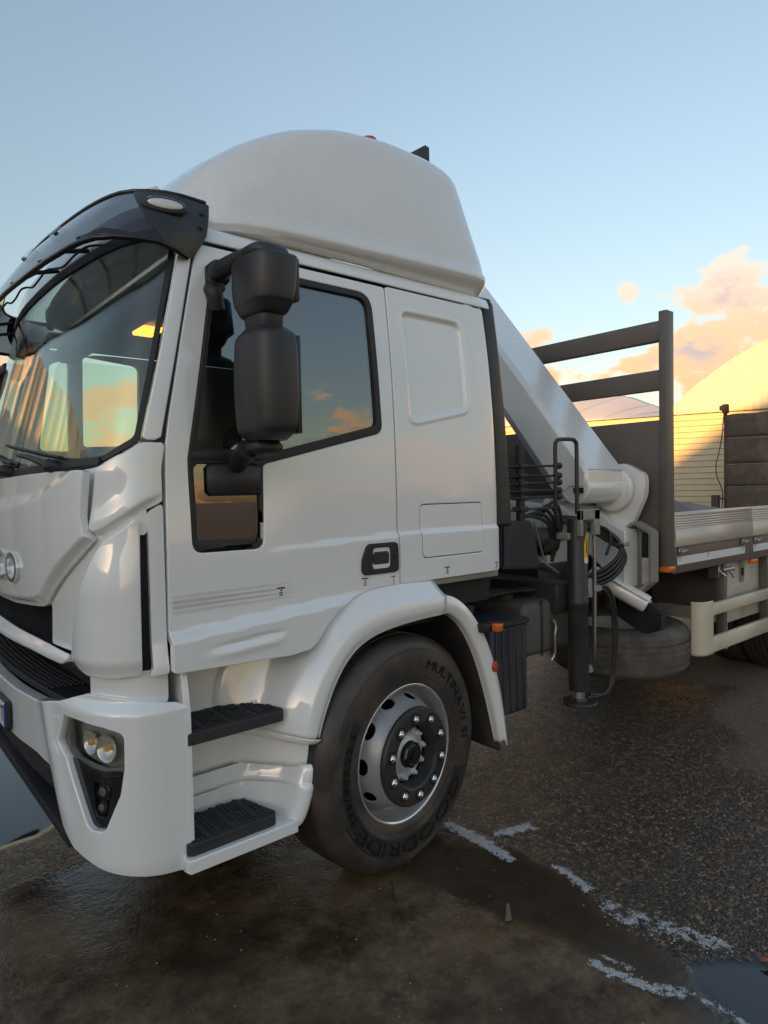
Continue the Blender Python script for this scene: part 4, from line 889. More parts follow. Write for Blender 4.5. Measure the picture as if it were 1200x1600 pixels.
# brackets and wiring behind the visor
for s_ in (.34, .62, .95, STOT - .62, STOT - .34):
    a = np.ravel(vis(np.array(s_), np.array(.92))); b = np.ravel(nose(np.array(s_ - .02), np.array(2.60), .005)); tube('visor_bracket', [a, (a + b) / 2 + np.array((0, 0, .02)), b], .009, 'black', truck, k=6)
pa = [np.ravel(vis(np.array(s_), np.array(1.04))) + np.array((.03, 0, -.01 + .012 * math.sin(s_ * 23))) for s_ in np.linspace(.25, 1.2, 14)]
tube('visor_wire', pa, .004, 'rubber', truck, k=6, smooth_n=4)
# wipers: pivot, arm, blade
for s_, tilt in ((.50, 1), (1.02, 1), (1.62, 1)):
    b0 = np.ravel(nose(np.array(s_), np.array(1.775), .015)); e_ = np.ravel(nose(np.array(s_ + .42), np.array(1.84), .018)); m_ = np.ravel(nose(np.array(s_ + .16), np.array(1.815), .050))
    w_ = MB(); w_.add(*lathe_geo([(.024, -.02), (.024, .02), (.016, .032), (0, .034)], b0, (-1, 0, .2), 16)); w_.tube([b0 + np.array((-.02, 0, .005)), m_, (m_ + e_) / 2 + np.array((-.012, 0, 0)), e_], [.013, .011, .008, .006], 8)
    wo_ = w_.build('wiper', 'black', truck, 40)
    pts = [np.ravel(nose(np.array(s_ + d_), np.array(1.800 + .075 * (d_ + .05) / .6), .008)) for d_ in np.linspace(-.05, .60, 14)]
    mbw = MB(); mbw.tube(pts, .007, 6); mbw.tube([p + np.array((-.010, 0, .004)) for p in pts], .006, 6); mbw.build('wiper_blade', 'rubber', wo_, 40)
wpanel = panel('scuttle', P_nose(.004), [(.25, 1.772), (.56, 1.760), (STOT / 2, 1.748), (STOT - .56, 1.760), (STOT - .25, 1.772), (STOT - .25, 1.80), (STOT - .56, 1.788), (STOT / 2, 1.776), (.56, 1.788), (.25, 1.80)], 'black', truck, res=.012, t=.01, rnd=.002, flip=-1)

# ---------------------------------------------------------------- cab interior
dsh = loft('dashboard', [[(x, y, z) for (x, z) in ((.72, 1.70), (.70, 1.785), (.80, 1.80), (.98, 1.785), (1.10, 1.76), (1.14, 1.68), (1.10, 1.40), (1.0, 1.2))] for y in np.linspace(2.29, 4.41, 14)], 'interior', truck, sub_v=4, thick=.01)
mb = MB(); mb.add(*lathe_geo([(.02, -.30), (.03, .0)], (1.28, 2.80, 1.74), (.45, 0, .9), 10))
c0 = np.array((1.28, 2.80, 1.74)); a_, b_, d_ = frame_from((.45, 0, .9)); ring = [c0 + .225 * (math.cos(t) * a_ + math.sin(t) * b_) for t in np.linspace(0, 2 * math.pi, 41)]
mb.tube(ring, .016, 8)
for t in (.3, 2.8, 4.7): mb.tube([c0, c0 + .22 * (math.cos(t) * a_ + math.sin(t) * b_)], .014, 6)
mb.build('steering_wheel', 'interior', truck)
for yy in (2.80, 3.90):
    st_ = box('seat', (1.55, yy - .25, 1.35), (2.05, yy + .25, 1.52), 'seat', truck, .05)
    box('seat_backrest', (-.07, -.24, 0), (.07, .24, .62), 'seat', st_, .06, Matrix.Translation((2.0, yy, 1.5)) @ Matrix.Rotation(R(10), 4, 'Y'))
    box('headrest', (-.05, -.14, 0), (.05, .14, .20), 'seat', st_, .045, Matrix.Translation((2.13, yy, 2.13)) @ Matrix.Rotation(R(8), 4, 'Y'))
box('bunk', (2.12, 2.36, 1.30), (2.54, 4.34, 1.62), 'seat', truck, .05)
box('headliner', (1.12, 2.36, 2.55), (2.54, 4.34, 2.60), 'interior_lt', truck, .02)
box('rear_lining', (2.52, 2.34, 1.6), (2.545, 4.36, 2.56), 'interior_lt', truck, .01)
box('overhead_locker', (1.06, 2.36, 2.47), (1.18, 4.34, 2.56), 'interior', truck, .03)
box('dome_lamp', (1.250, 3.38, 2.512), (1.355, 3.55, 2.534), 'dome', truck, .006)
for yy, h in ((3.05, .20), (3.32, .13), (3.6, .16), (3.95, .10)):
    box('dashboard_clutter', (.85, yy - .09, 1.78), (1.0, yy + .09, 1.78 + h * .5), 'interior', truck, .03)
box('door_trim', (.92, 2.265, 1.10), (1.86, 2.285, 1.76), 'interior', truck, .006)
box('door_pull', (1.15, 2.25, 1.60), (1.55, 2.285, 1.70), 'interior_lt', truck, .01)
box('far_door_trim', (.92, 4.41, 1.10), (1.86, 4.43, 1.76), 'interior', truck, .006)

# ---------------------------------------------------------------- door mirrors on a common arm
def mirror_housing(name, cx, cy, secs, parent, mat='mirror_black'):
    """secs: (z, half depth along x, half width along y); rounded front, flat glass side to the rear"""
    rows = []
    for z, hx, hy, sh in secs:
        r = []
        for k in range(28):
            t = 2 * math.pi * k / 28; c_, s_ = math.cos(t), math.sin(t)
            ex = .42 if c_ < 0 else .25
            X = (abs(c_) ** (.75 if c_ < 0 else .25)) * (1 if c_ >= 0 else -1); Y = (abs(s_) ** .55) * (1 if s_ >= 0 else -1)
            r.append((cx + sh + hx * X, cy + hy * Y, z))
        rows.append(r)
    o = loft(name, rows, mat, parent, sub_u=4, close_v=True, smooth=50); me = o.data; n = 28; m = len(me.vertices) // n
    bm = bmesh.new(); bm.from_mesh(me); bm.verts.ensure_lookup_table(); bm.faces.new([bm.verts[i] for i in range(n)][::-1]); bm.faces.new([bm.verts[(m - 1) * n + i] for i in range(n)]); bmesh.ops.recalc_face_normals(bm, faces=bm.faces); bm.to_mesh(me); bm.free(); me.polygons.foreach_set('use_smooth', [True] * len(me.polygons)); me.set_sharp_from_angle(angle=R(40))
    return o
MX, MY = 1.150, 2.005
arm = MB()
arm.tube(catmull([(1.118, 2.235, 2.452), (1.085, 2.205, 2.455), (1.09, 2.16, 2.462), (1.105, 2.11, 2.47), (1.12, 2.05, 2.475)], 5), [.034] * 6 + [.032] * 15, 12)
arm.box((1.055, 2.205, 2.385), (1.125, 2.262, 2.50), .02)
arm.tube(catmull([(1.075, 2.24, 2.40), (1.075, 2.215, 2.385), (1.09, 2.225, 2.33)], 5), [.03] * 11, 10)
mirr = arm.build('door_mirror', 'black', door, 45)
def hous(name, secs, mat='mirror_black'): return mirror_housing(name, MX, MY, secs, mirr if False else door, mat)
hous('mirror_housing', [(2.265, .050, .082, 0), (2.275, .058, .095, 0), (2.300, .068, .112, 0), (2.312, .072, .118, 0), (2.36, .076, .124, 0), (2.42, .078, .127, .002), (2.448, .078, .127, .003), (2.456, .072, .118, .003)])
hous('mirror_cap', [(2.456, .064, .100, 0), (2.47, .066, .098, -.003), (2.488, .058, .086, -.006), (2.496, .04, .066, -.006), (2.499, .02, .03, -.006)])
hous('mirror_neck', [(2.225, .044, .070, 0), (2.248, .046, .074, 0), (2.268, .046, .074, 0)], 'black')
hous('mirror_housing', [(1.845, .048, .075, 0), (1.862, .060, .100, 0), (1.880, .070, .116, 0), (1.93, .074, .122, 0), (2.00, .077, .1255, 0), (2.10, .077, .125, 0), (2.17, .074, .121, 0), (2.197, .070, .114, 0), (2.210, .060, .098, 0), (2.226, .048, .074, 0)])
mb = MB(); mb.box((MX - .055, MY - .035, 1.800), (MX + .055, MY + .095, 1.846), .015); mb.tube(catmull([(1.11, 2.06, 1.82), (1.12, 2.12, 1.80), (1.135, 2.19, 1.775)], 6), [.036] * 13, 12); mb.box((1.02, 2.185, 1.66), (1.238, 2.215, 1.775), .02); mb.build('mirror_foot', 'black', door, 45)
for za, zb_, hw in ((1.87, 2.19, .108), (2.31, 2.445, .110)): 
    box('mirror_rim', (MX + .060, MY - hw - .004, za - .004), (MX + .0795, MY + hw + .004, zb_ + .004), 'mirror_black', door, .006)
    box('mirror_glass', (MX + .0770, MY - hw + .008, za + .006), (MX + .0825, MY + hw - .008, zb_ - .008), 'chrome', door, .002)
# far side mirror, seen past the windscreen edge
mf = mirror_housing('far_mirror_housing', .80, 2 * YC - 1.98, [(1.85, .05, .08, 0), (1.88, .07, .116, 0), (2.0, .077, .125, 0), (2.17, .074, .121, 0), (2.21, .06, .098, 0), (2.24, .05, .08, 0), (2.30, .07, .115, 0), (2.44, .078, .127, 0), (2.47, .06, .1, 0)], truck)
box('far_mirror_arm', (.80, 4.42, 2.40), (.95, 4.70, 2.46), 'black', truck, .015)
# ---------------------------------------------------------------- behind the cab
# ribbed rubber side extender
rows = []
for k, t_ in enumerate(np.linspace(0, 1, 60)):
    z = 1.47 + 1.16 * t_; y = 2.235 + .075 * t_ ** 1.6; x = 2.612 - .035 * t_ ** 1.5; b = .004 * (k % 2)
    rows.append([(x, y + .03, z), (x, y, z), (x + .02, y - .010 - b, z), (x + .085, y - .010 - b, z), (x + .118, y + .004, z), (x + .122, y + .05, z)])
loft('side_extender', rows, 'black', truck, thick=.008, smooth=30)
box('extender_cap', (2.566, 2.300, 2.625), (2.665, 2.36, 2.650), 'black', truck, .008)
# crane: dark base frame carries the column
crane = box('crane_base', (3.46, 2.62, .78), (4.02, 4.10, 1.16), 'crane_dark', truck, .02)
box('outrigger_beam', (3.20, 2.30, .93), (3.42, 4.40, 1.10), 'crane_dark', crane, .012)
# main boom: six-sided tapered box folded across the truck and rising to the far side
def boom(name, x0, x1, p0, p1, h0, h1, ch, mat, par):
    p0, p1 = np.array(p0), np.array(p1); d = (p1 - p0) / np.linalg.norm(p1 - p0); nrm = np.array((d[1], -d[0]))      # (y,z): pointing down-right
    rows = []
    for p, h in ((p0, h0), (p0 * .999 + p1 * .001, h0), ((p0 + p1) / 2, (h0 + h1) / 2), (p1, h1)):
        a = p; b = p + nrm * h; m0 = p + nrm * ch; m1 = p + nrm * (h - ch)
        q = [(x0 + ch * .25, *(a + nrm * .0)), (x1 - ch * .25, *a), (x1, *(a + nrm * ch * .35)), (x1, *m1), (x1 - ch, *b), (x0 + ch, *b), (x0, *m1), (x0, *(a + nrm * ch * .35))]
        rows.append(q)
    V = [v for r in rows for v in r]; n = 8
    Fc = [(i * n + j, i * n + (j + 1) % n, (i + 1) * n + (j + 1) % n, (i + 1) * n + j) for i in range(len(rows) - 1) for j in range(n)] + [tuple(range(n))[::-1], tuple((len(rows) - 1) * n + j for j in range(n))]
    bm = bmesh.new(); bv = [bm.verts.new(v) for v in V]
    for f in Fc: bm.faces.new([bv[i] for i in f])
    bmesh.ops.remove_doubles(bm, verts=bm.verts, dist=.002); bmesh.ops.recalc_face_normals(bm, faces=bm.faces)
    bmesh.ops.bevel(bm, geom=[e for e in bm.edges], offset=.012, segments=2, affect='EDGES', clamp_overlap=True)
    return from_bm(name, bm, mat, par, 35)
boom('main_boom', 3.530, 3.945, (2.300, 1.775), (3.66, 3.50), .330, .30, .09, 'cream', crane)
boom('inner_boom', 3.58, 3.90, (3.62, 3.10), (4.30, 1.40), -.26, -.22, -.05, 'cream', crane)
# box end, pivot tube, flange disc
mb = MB(); mb.box((3.532, 2.302, 1.655), (3.952, 2.50, 1.78), .02); mb.build('boom_end_box', 'cream', crane)
box('boom_end_opening', (3.524, 2.33, 1.628), (3.534, 2.40, 1.662), 'seam', crane, .002)
lathe('pivot_tube', [(.095, 0), (.10, .004), (.10, .41)], (3.54, 2.395, 1.660), (1, 0, 0), 'cream', crane, k=40)
lathe('pivot_flange', [(.10, -.01), (.135, -.008), (.142, 0), (.142, .028), (.136, .034), (0, .034)], (3.93, 2.385, 1.645), (1, 0, 0), 'cream', crane, k=48)
# knuckle plate with chamfered corners (facing the cab), its flank and the column below
def prism_x(name, poly, x0, x1, mat, par, bev=.012):
    bm = bmesh.new(); a = [bm.verts.new((x0, y, z)) for y, z in poly]; b = [bm.verts.new((x1, y, z)) for y, z in poly]; n = len(poly)
    bm.faces.new(a); bm.faces.new(b[::-1])
    for i in range(n): bm.faces.new((a[i], b[i], b[(i + 1) % n], a[(i + 1) % n]))
    bmesh.ops.recalc_face_normals(bm, faces=bm.faces)
    if bev: bmesh.ops.bevel(bm, geom=list(bm.edges), offset=bev, segments=2, affect='EDGES', clamp_overlap=True)
    return from_bm(name, bm, mat, par, 35)
prism_x('knuckle_plate', [(2.43, 1.79), (2.344, 1.816), (2.29, 1.798), (2.197, 1.745), (2.184, 1.706), (2.189, 1.603), (2.252, 1.466), (2.30, 1.38), (2.50, 1.38), (2.55, 1.60)], 3.985, 4.055, 'cream', crane, .010)
prism_x('crane_column', [(2.73, 1.56), (2.48, 1.52), (2.36, 1.432), (2.262, 1.380), (2.262, 1.000), (2.396, 1.085), (2.58, 1.24), (2.72, 1.36)], 3.90, 4.05, 'cream', crane, .014)
prism_x('column_core', [(3.10, 1.60), (2.70, 1.56), (2.68, 1.0), (3.10, 1.0)], 3.62, 4.0, 'cream', crane, .02)
prism_x('column_web', [(2.69, 1.60), (2.50, 1.53), (2.42, 1.44), (2.60, 1.30), (2.69, 1.30)], 3.60, 3.72, 'cream', crane, .014)
# hollow six-sided cover at the column flank
hexo = [(2.302, 1.405), (2.248, 1.436), (2.150, 1.385), (2.130, 1.365), (2.132, 1.050), (2.215, .976), (2.300, 1.010)]
hexi = [(2.290, 1.392), (2.248, 1.415), (2.160, 1.370), (2.146, 1.355), (2.148, 1.060), (2.216, 1.000), (2.288, 1.026)]
V = [(3.965, *p) for p in hexo] + [(4.06, *p) for p in hexo] + [(3.965, *p) for p in hexi] + [(4.05, *p) for p in hexi]; n = 7; Fc = []
for i in range(n):
    j = (i + 1) % n; Fc += [(i, j, n + j, n + i), (i, 2 * n + i, 2 * n + j, j), (2 * n + i, 3 * n + i, 3 * n + j, 2 * n + j)]
Fc += [tuple(3 * n + i for i in range(n)), tuple(n + i for i in range(n))]
bm = bmesh.new(); bv = [bm.verts.new(v) for v in V]
for f in Fc: bm.faces.new([bv[i] for i in f])
from_bm('flank_cover', bm, 'grime_plate', crane, 20)
box('flank_cover_insert', (4.00, 2.150, 1.03), (4.045, 2.215, 1.20), 'boxwhite', crane, .004)
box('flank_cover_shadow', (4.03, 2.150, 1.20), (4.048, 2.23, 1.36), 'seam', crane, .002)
# short white slew cylinder below
ca, cb = np.array((3.86, 2.475, 1.085)), np.array((3.98, 2.165, .905)); d_ = cb - ca; L_ = np.linalg.norm(d_)
lathe('slew_cylinder', [(.03, -.03), (.056, -.01), (.060, .0), (.060, L_ - .02), (.055, L_), (.0, L_ + .002)], ca, d_, 'cream', crane, k=32)
tube('slew_cylinder_pipe', [ca + np.array((-.05, -.03, .045)), (ca + cb) / 2 + np.array((-.05, -.03, .045)), cb + np.array((-.045, -.02, .04)), cb + np.array((0, -.015, .02))], .012, 'cream', crane, k=8)
prism_x('slew_bracket', [(2.36, 1.02), (2.10, .86), (2.10, .74), (2.22, .70), (2.42, .80)], 4.02, 4.10, 'black', crane, .01)
# outrigger leg
leg = lathe('outrigger_leg', [(.055, .0), (.058, .01), (.058, .50), (.061, .505), (.061, .53), (.058, .535), (.058, 1.00), (.055, 1.01), (0, 1.012)], (3.335, 2.245, .475), (0, 0, 1), 'crane_dark', truck, k=40)
lathe('outrigger_rod', [(.036, 0), (.036, .12)], (3.335, 2.245, .40), (0, 0, 1), 'steel', leg, k=28)
lathe('outrigger_foot', [(.02, .0), (.100, .002), (.103, .010), (.096, .018), (.045, .022), (.04, .04)], (3.340, 2.245, .392), (0, 0, 1), 'crane_dark', leg, k=36)
mb = MB(); mb.box((3.255, 2.165, 1.385), (3.280, 2.195, 1.535), .004); mb.box((3.392, 2.165, 1.385), (3.450, 2.195, 1.535), .004); mb.box((3.255, 2.165, 1.475), (3.450, 2.196, 1.536), .004); mb.box((3.26, 2.25, 1.36), (3.44, 2.34, 1.40), .006)
mb.build('outrigger_clamp', 'grime_plate', leg)
tube('leg_pipe', [(3.41, 2.19, 1.44), (3.425, 2.19, 1.30), (3.42, 2.19, .80), (3.405, 2.195, .62), (3.39, 2.20, .58)], .010, 'steel', leg, k=8, smooth_n=5)
tube('leg_pipe', [(3.400, 2.185, 1.20), (3.402, 2.186, .9), (3.400, 2.186, .60)], .008, 'hose', leg, k=8, smooth_n=5)
mb = MB(); mb.box((3.36, 2.185, 1.02), (3.44, 2.225, 1.13), .004); mb.box((3.40, 2.17, 1.05), (3.47, 2.20, 1.085), .004); mb.build('leg_valve', 'grime_plate', leg); box('leg_fitting', (3.37, 2.19, .575), (3.41, 2.23, .62), 'grime_plate', leg, .006)
# warning sticker, curved on the leg
def P_leg(a, z): return np.stack([3.335 + .0595 * np.sin(a), 2.245 - .0595 * np.cos(a), z], -1)
sticker = panel('warning_sticker', P_leg, roundpoly([(-.30, 1.235), (.40, 1.235), (.40, 1.39), (.15, 1.41), (-.30, 1.34)], .01), 'yellow', leg, res=.03, t=.001, rnd=0)
panel('sticker_foot', lambda a, z: P_leg(a, z) + np.array((.0006, -.0008, 0)), [(-.28, 1.225), (.38, 1.225), (.38, 1.262), (-.28, 1.262)], 'plate', leg, res=.03, t=.001, rnd=0)
panel('sticker_symbol', lambda a, z: P_leg(a, z) + np.array((.0006, -.0012, 0)), [(-.06, 1.29), (.22, 1.28), (.14, 1.32), (.20, 1.345), (.06, 1.372), (.01, 1.33)], 'ink', leg, res=.012, t=.001, rnd=0)
# hoses
for k in range(4):
    o = np.array((.012 * k, -.010 * k, -.020 * k + .02)); w = .03 * k
    tube('hydraulic_hose', [np.array(p) + o * 1.0 for p in ((3.50, 2.52, 1.46 + .01 * k), (3.62, 2.43, 1.445), (3.70, 2.31, 1.385 - w * .3), (3.74, 2.215 + w * .25, 1.30), (3.73, 2.215 + w * .25, 1.215), (3.66, 2.29, 1.125), (3.52, 2.40, 1.07), (3.42, 2.46, 1.03))], .013, 'hose', crane, k=8, smooth_n=6)
for k in range(2): tube('return_hose', [np.array(p) + np.array((.03 * k, .0, .012 * k)) for p in ((3.49, 2.215, 1.06), (3.58, 2.215, 1.03), (3.66, 2.22, .90), (3.675, 2.22, .66), (3.655, 2.23, .46), (3.56, 2.23, .40 - .015 * k), (3.40, 2.235, .415))], .011, 'hose', leg, k=8, smooth_n=6)
tube('loop_hose', [(3.45, 2.30, 1.40), (3.55, 2.28, 1.43), (3.66, 2.25, 1.40), (3.68, 2.24, 1.33), (3.66, 2.26, 1.24)], .009, 'hose', crane, k=8, smooth_n=6)
mb = MB(); mb.box((3.715, 2.165, 1.295), (3.775, 2.235, 1.318), .004); mb.build('hose_clamp', 'steel', crane)
# lever bank: post, levers with knobs, guard hoop, valve body
post = tube('lever_post', [(3.012, 2.40, 1.46), (3.012, 2.40, 1.91)], .026, 'black', truck, k=14)
for z in (1.79, 1.735, 1.69, 1.65, 1.61, 1.545):
    j = random.uniform(-.006, .006)
    lv = tube('lever', [(2.92, 2.41, z - .004), (3.0, 2.375, z), (3.255, 2.325, z + .004 + j)], .0065, 'crane_dark', truck, k=8)
    if z > 1.56: lathe('lever_knob', [(.006, -.01), (.016, -.006), (.020, .010), (.018, .026), (.010, .036), (0, .037)], (3.255, 2.325, z + .004 + j), (1, -.2, 0), 'black', lv, k=14)
    box('lever_fork', (2.975, 2.365, z - .014), (3.045, 2.435, z + .014), 'black', lv, .006)
tube('guard_hoop', [(3.30, 2.34, 1.40), (3.245, 2.33, 1.54), (3.235, 2.32, 1.70), (3.235, 2.32, 1.895), (3.245, 2.32, 1.930), (3.275, 2.32, 1.945), (3.40, 2.32, 1.950), (3.435, 2.32, 1.938), (3.447, 2.32, 1.905), (3.447, 2.32, 1.70), (3.447, 2.32, 1.50)], .012, 'crane_dark', truck, k=10, smooth_n=6)
prism = [(2.79, 1.485), (3.050, 1.480), (3.130, 1.200), (2.785, 1.228)]
bm = bmesh.new(); a = [bm.verts.new((x, 2.345, z)) for x, z in prism]; b = [bm.verts.new((x, 2.75, z)) for x, z in prism]
bm.faces.new(a); bm.faces.new(b[::-1])
for i in range(4): bm.faces.new((a[i], b[i], b[(i + 1) % 4], a[(i + 1) % 4]))
bmesh.ops.recalc_face_normals(bm, faces=bm.faces); bmesh.ops.bevel(bm, geom=list(bm.edges), offset=.012, segments=2, affect='EDGES')
vb = from_bm('valve_cover', bm, 'chassis', truck)
mb = MB(); mb.box((3.10, 2.45, 1.25), (3.42, 2.80, 1.42), .02); mb.tube([(3.10, 2.42, 1.36), (3.22, 2.40, 1.37)], .05, 16); mb.tube([(3.22, 2.44, 1.33), (3.34, 2.42, 1.33)], .06, 16); mb.build('valve_block', 'crane_dark', truck)
for k in range(5):
    tube('valve_hose', [(3.02 + .05 * k, 2.42, 1.50), (3.12 + .05 * k, 2.39, 1.50 + .02 * k), (3.24 + .03 * k, 2.37, 1.44), (3.30, 2.40, 1.30 - .02 * k)], .011, 'hose', truck, k=7, smooth_n=5)
box('valve_tray', (0, 0, 0), (.16, .12, .010), 'grime_plate', truck, .003, Matrix.Translation((3.13, 2.33, 1.235)) @ Matrix.Rotation(R(28), 4, 'Y'))
tube('stay_rod', [(3.075, 2.355, 1.47), (3.165, 2.345, 1.22)], .006, 'steel', truck, k=6)
# fuel tank with strap and cap, battery box
tk = box('fuel_tank', (2.96, 2.34, .70), (3.52, 2.86, 1.015), 'tank', truck, .045, seg=4)
box('tank_strap', (3.105, 2.333, .70), (3.125, 2.345, 1.02), 'dark', tk, .003)
tube('tank_latch', [(3.20, 2.325, .90), (3.215, 2.315, .86), (3.205, 2.315, .80), (3.21, 2.32, .70), (3.19, 2.33, .66)], .010, 'steel', tk, k=8, smooth_n=4)
lathe('tank_cap', [(.05, 0), (.05, .02), (.045, .028), (0, .03)], (3.05, 2.55, 1.015), (0, 0, 1), 'dark', tk, k=24)
for k in range(4): tube('tank_hose', [(2.80, 2.50 + .04 * k, 1.06 + .01 * k), (3.0, 2.44 + .03 * k, 1.075), (3.2, 2.42 + .03 * k, 1.06), (3.35, 2.5, 1.02)], .010, 'hose', truck, k=7, smooth_n=5)
bbx = MB(); bbx.box((2.60, 2.27, .455), (2.90, 2.62, .935), .015)
for k in range(5): bbx.box((2.63 + k * .056, 2.264, .47), (2.655 + k * .056, 2.275, .92), .003)
bbx.build('battery_box', 'chassis', truck)
lid = MB(); lid.box((2.59, 2.262, .930), (2.91, 2.63, .962), .008)
for k in range(8): lid.box((2.60 + k * .038, 2.258, .955), (2.618 + k * .038, 2.63, .968), .003)
lid.build('battery_box_lid', 'chassis', truck)
box('air_tank_bracket', (2.92, 2.40, .60), (2.98, 2.60, .70), 'dark', truck, .01)
box('air_dryer', (2.62, 2.62, 1.02), (3.02, 2.92, 1.20), 'dark', truck, .03)
box('dark_crossmember', (2.65, 2.95, 1.05), (4.1, 3.75, 1.22), 'dark', truck, .02)
box('exhaust_box', (2.66, 3.2, 1.0), (3.35, 4.3, 2.2), 'dark', truck, .04)
# spare wheel slung flat
sp_ = bpy.data.objects.new('spare_wheel', None); COL.objects.link(sp_); put(sp_, truck)
SC = (4.46, 2.66, .650)
prof = tyre_prof(.492, .285, .003)
lathe('tyre', prof, SC, (0, 0, 1), 'tyre_dusty', sp_, k=96, smooth=28, caps=False)
lathe('rim', [(.30, -.02), (.285, .0), (.27, -.03), (.25, -.12), (.12, -.14), (.10, -.14)], SC, (0, 0, 1), 'boxwhite', sp_, k=48, caps=False)
mb = MB()
for i in range(110):
    a = 2 * math.pi * i / 110
    for q, h in enumerate((-.075, -.122, -.168, -.215)):
        z = SC[2] + h; r = .4895; p = [np.array((SC[0] + (r + dr) * math.cos(a + da), SC[1] + (r + dr) * math.sin(a + da), z + dz)) for da, dz, dr in ((0, .004, .004), (.045, -.004, .004), (.045, -.008, .004), (0, 0, .004), (0, .004, -.01), (.045, -.004, -.01), (.045, -.008, -.01), (0, 0, -.01))]
        mb.add(p, [(0, 1, 2, 3), (0, 4, 5, 1), (3, 2, 6, 7)])
tag(mb.build('tread_sipes', 'tyre_dusty', sp_, None), kind='stuff')
tube('spare_carrier', [(4.30, 2.55, 1.0), (4.30, 2.50, .74), (4.36, 2.42, .68), (4.46, 2.42, .68)], .022, 'black', truck, k=8)
# ---------------------------------------------------------------- flatbed body
hb_ = box('headboard', (4.135, 2.150, 1.12), (4.170, 4.55, 2.090), 'frame', truck, .006)
for yy in (2.100, 4.545): box('headboard_post', (4.118, yy, 1.10), (4.212, yy + .055, 2.784), 'frame', hb_, .005)
for za, zb_ in ((2.598, 2.727), (2.284, 2.412)): box('headboard_rail', (4.128, 2.150, za), (4.190, 4.55, zb_), 'frame', hb_, .005)
for za in (1.62,): box('headboard_seam', (4.131, 2.16, za), (4.136, 4.54, za + .012), 'frame', hb_, 0)
box('headboard_marker', (4.10, 2.085, 1.105), (4.20, 2.15, 1.140), 'amber', truck, .005)
box('platform_floor', (4.20, 2.13, 1.20), (9.3, 4.57, 1.26), 'frame', truck, .006)
for (xa, xb) in ((4.216, 5.415), (5.435, 6.62), (6.64, 7.9), (7.92, 9.2)):
    ds = bpy.data.objects.new('dropside', None); COL.objects.link(ds); put(ds, truck)
    prof = [(2.100, 1.264), (2.096, 1.268), (2.096, 1.366), (2.099, 1.368)]
    rows = [[(x, y, z) for y, z in ((2.130, 1.262), (2.100, 1.262), (2.096, 1.268), (2.096, 1.372), (2.100, 1.375), (2.130, 1.375))] for x in (xa, xb)]
    loft('plank', rows, 'alu', ds, thick=.004, smooth=30)
    pr = [(2.130, 1.3765), (2.100, 1.3765), (2.097, 1.380)]
    for k in range(5): z = 1.384 + k * .017; pr += [(2.097, z), (2.101, z + .003), (2.101, z + .007), (2.097, z + .010)]
    pr += [(2.097, 1.478), (2.102, 1.483), (2.130, 1.483)]
    rows = [[(x, y, z) for y, z in pr] for x in (xa, xb)]
    loft('plank', rows, 'alu', ds, thick=.004, smooth=30)
    box('end_cap', (xa - .003, 2.0965, 1.262), (xa + .014, 2.132, 1.486), 'alu', ds, .003)
    box('side_rail', (xa, 2.116, 1.080), (xb + .02, 2.150, 1.258), 'frame', truck, .006)
    box('reflective_tape', (xa + .06, 2.112, 1.136), (xb - .08, 2.1155, 1.190), 'reflect', truck, 0)
    for q in (.075, .42, .90):
        xx = xa + (xb - xa) * q
        if q != .42:
            mb = MB(); mb.box((xx - .03, 2.098, 1.205), (xx + .03, 2.116, 1.248), .004); mb.tube([(xx - .025, 2.092, 1.222), (xx + .035, 2.086, 1.232)], .009, 8); mb.build('dropside_latch', 'steel', truck)
        mb = MB(); mb.box((xx - .02, 2.1105, 1.180), (xx + .02, 2.1125, 1.184), 0); mb.box((xx - .003, 2.1105, 1.160), (xx + .003, 2.1125, 1.172), 0); mb.build('tape_print', 'ink', truck, None)
for xx in (4.6, 5.4, 6.2, 7.4, 8.4): box('cross_bearer', (xx, 2.16, 1.08), (xx + .08, 4.54, 1.195), 'frame', truck, .006)
# stowage box, front face dark, side white; catches
sb = box('stowage_box', (5.235, 2.215, .595), (6.12, 2.76, 1.072), 'boxwhite', truck, .006)
box('box_front_sheet', (5.222, 2.20, .70), (5.232, 2.80, 1.09), 'frame', sb, .003)
box('box_edge_strip', (5.232, 2.204, .40), (5.25, 2.214, 1.075), 'reflect', sb, .002)
box('box_leg', (5.236, 2.23, .38), (5.30, 2.30, .60), 'dark', sb, .004)
for xx in (5.52, 5.92):
    c_ = sheet('box_catch', lambda x, z: np.stack([x, 2.207 + 0 * x, z], -1), lambda U, V, q=xx: np.hypot(U - q, np.maximum(np.abs(V - .975) - .045, 0)) - .045, (xx - .06, xx + .06, .86, 1.08), .012, 'steel', sb, t=.008, rnd=.003)
    box('catch_bolt', (xx - .012, 2.196, .94), (xx + .012, 2.21, 1.0), 'dark', sb, .004)
box('side_lamp', (5.44, 2.095, 1.045), (5.55, 2.135, 1.080), 'amber', truck, .006)
mb = MB(); mb.box((5.0, 2.16, .97), (5.04, 2.24, 1.075), .004); mb.tube([(5.02, 2.15, 1.03), (5.16, 2.13, 1.035)], .018, 10); mb.tube([(5.02, 2.17, 1.03), (5.04, 2.13, .985)], .010, 8); mb.tube([(5.10, 2.13, 1.03), (5.13, 2.11, .975)], .009, 8); mb.build('twist_lock', 'steel', truck)
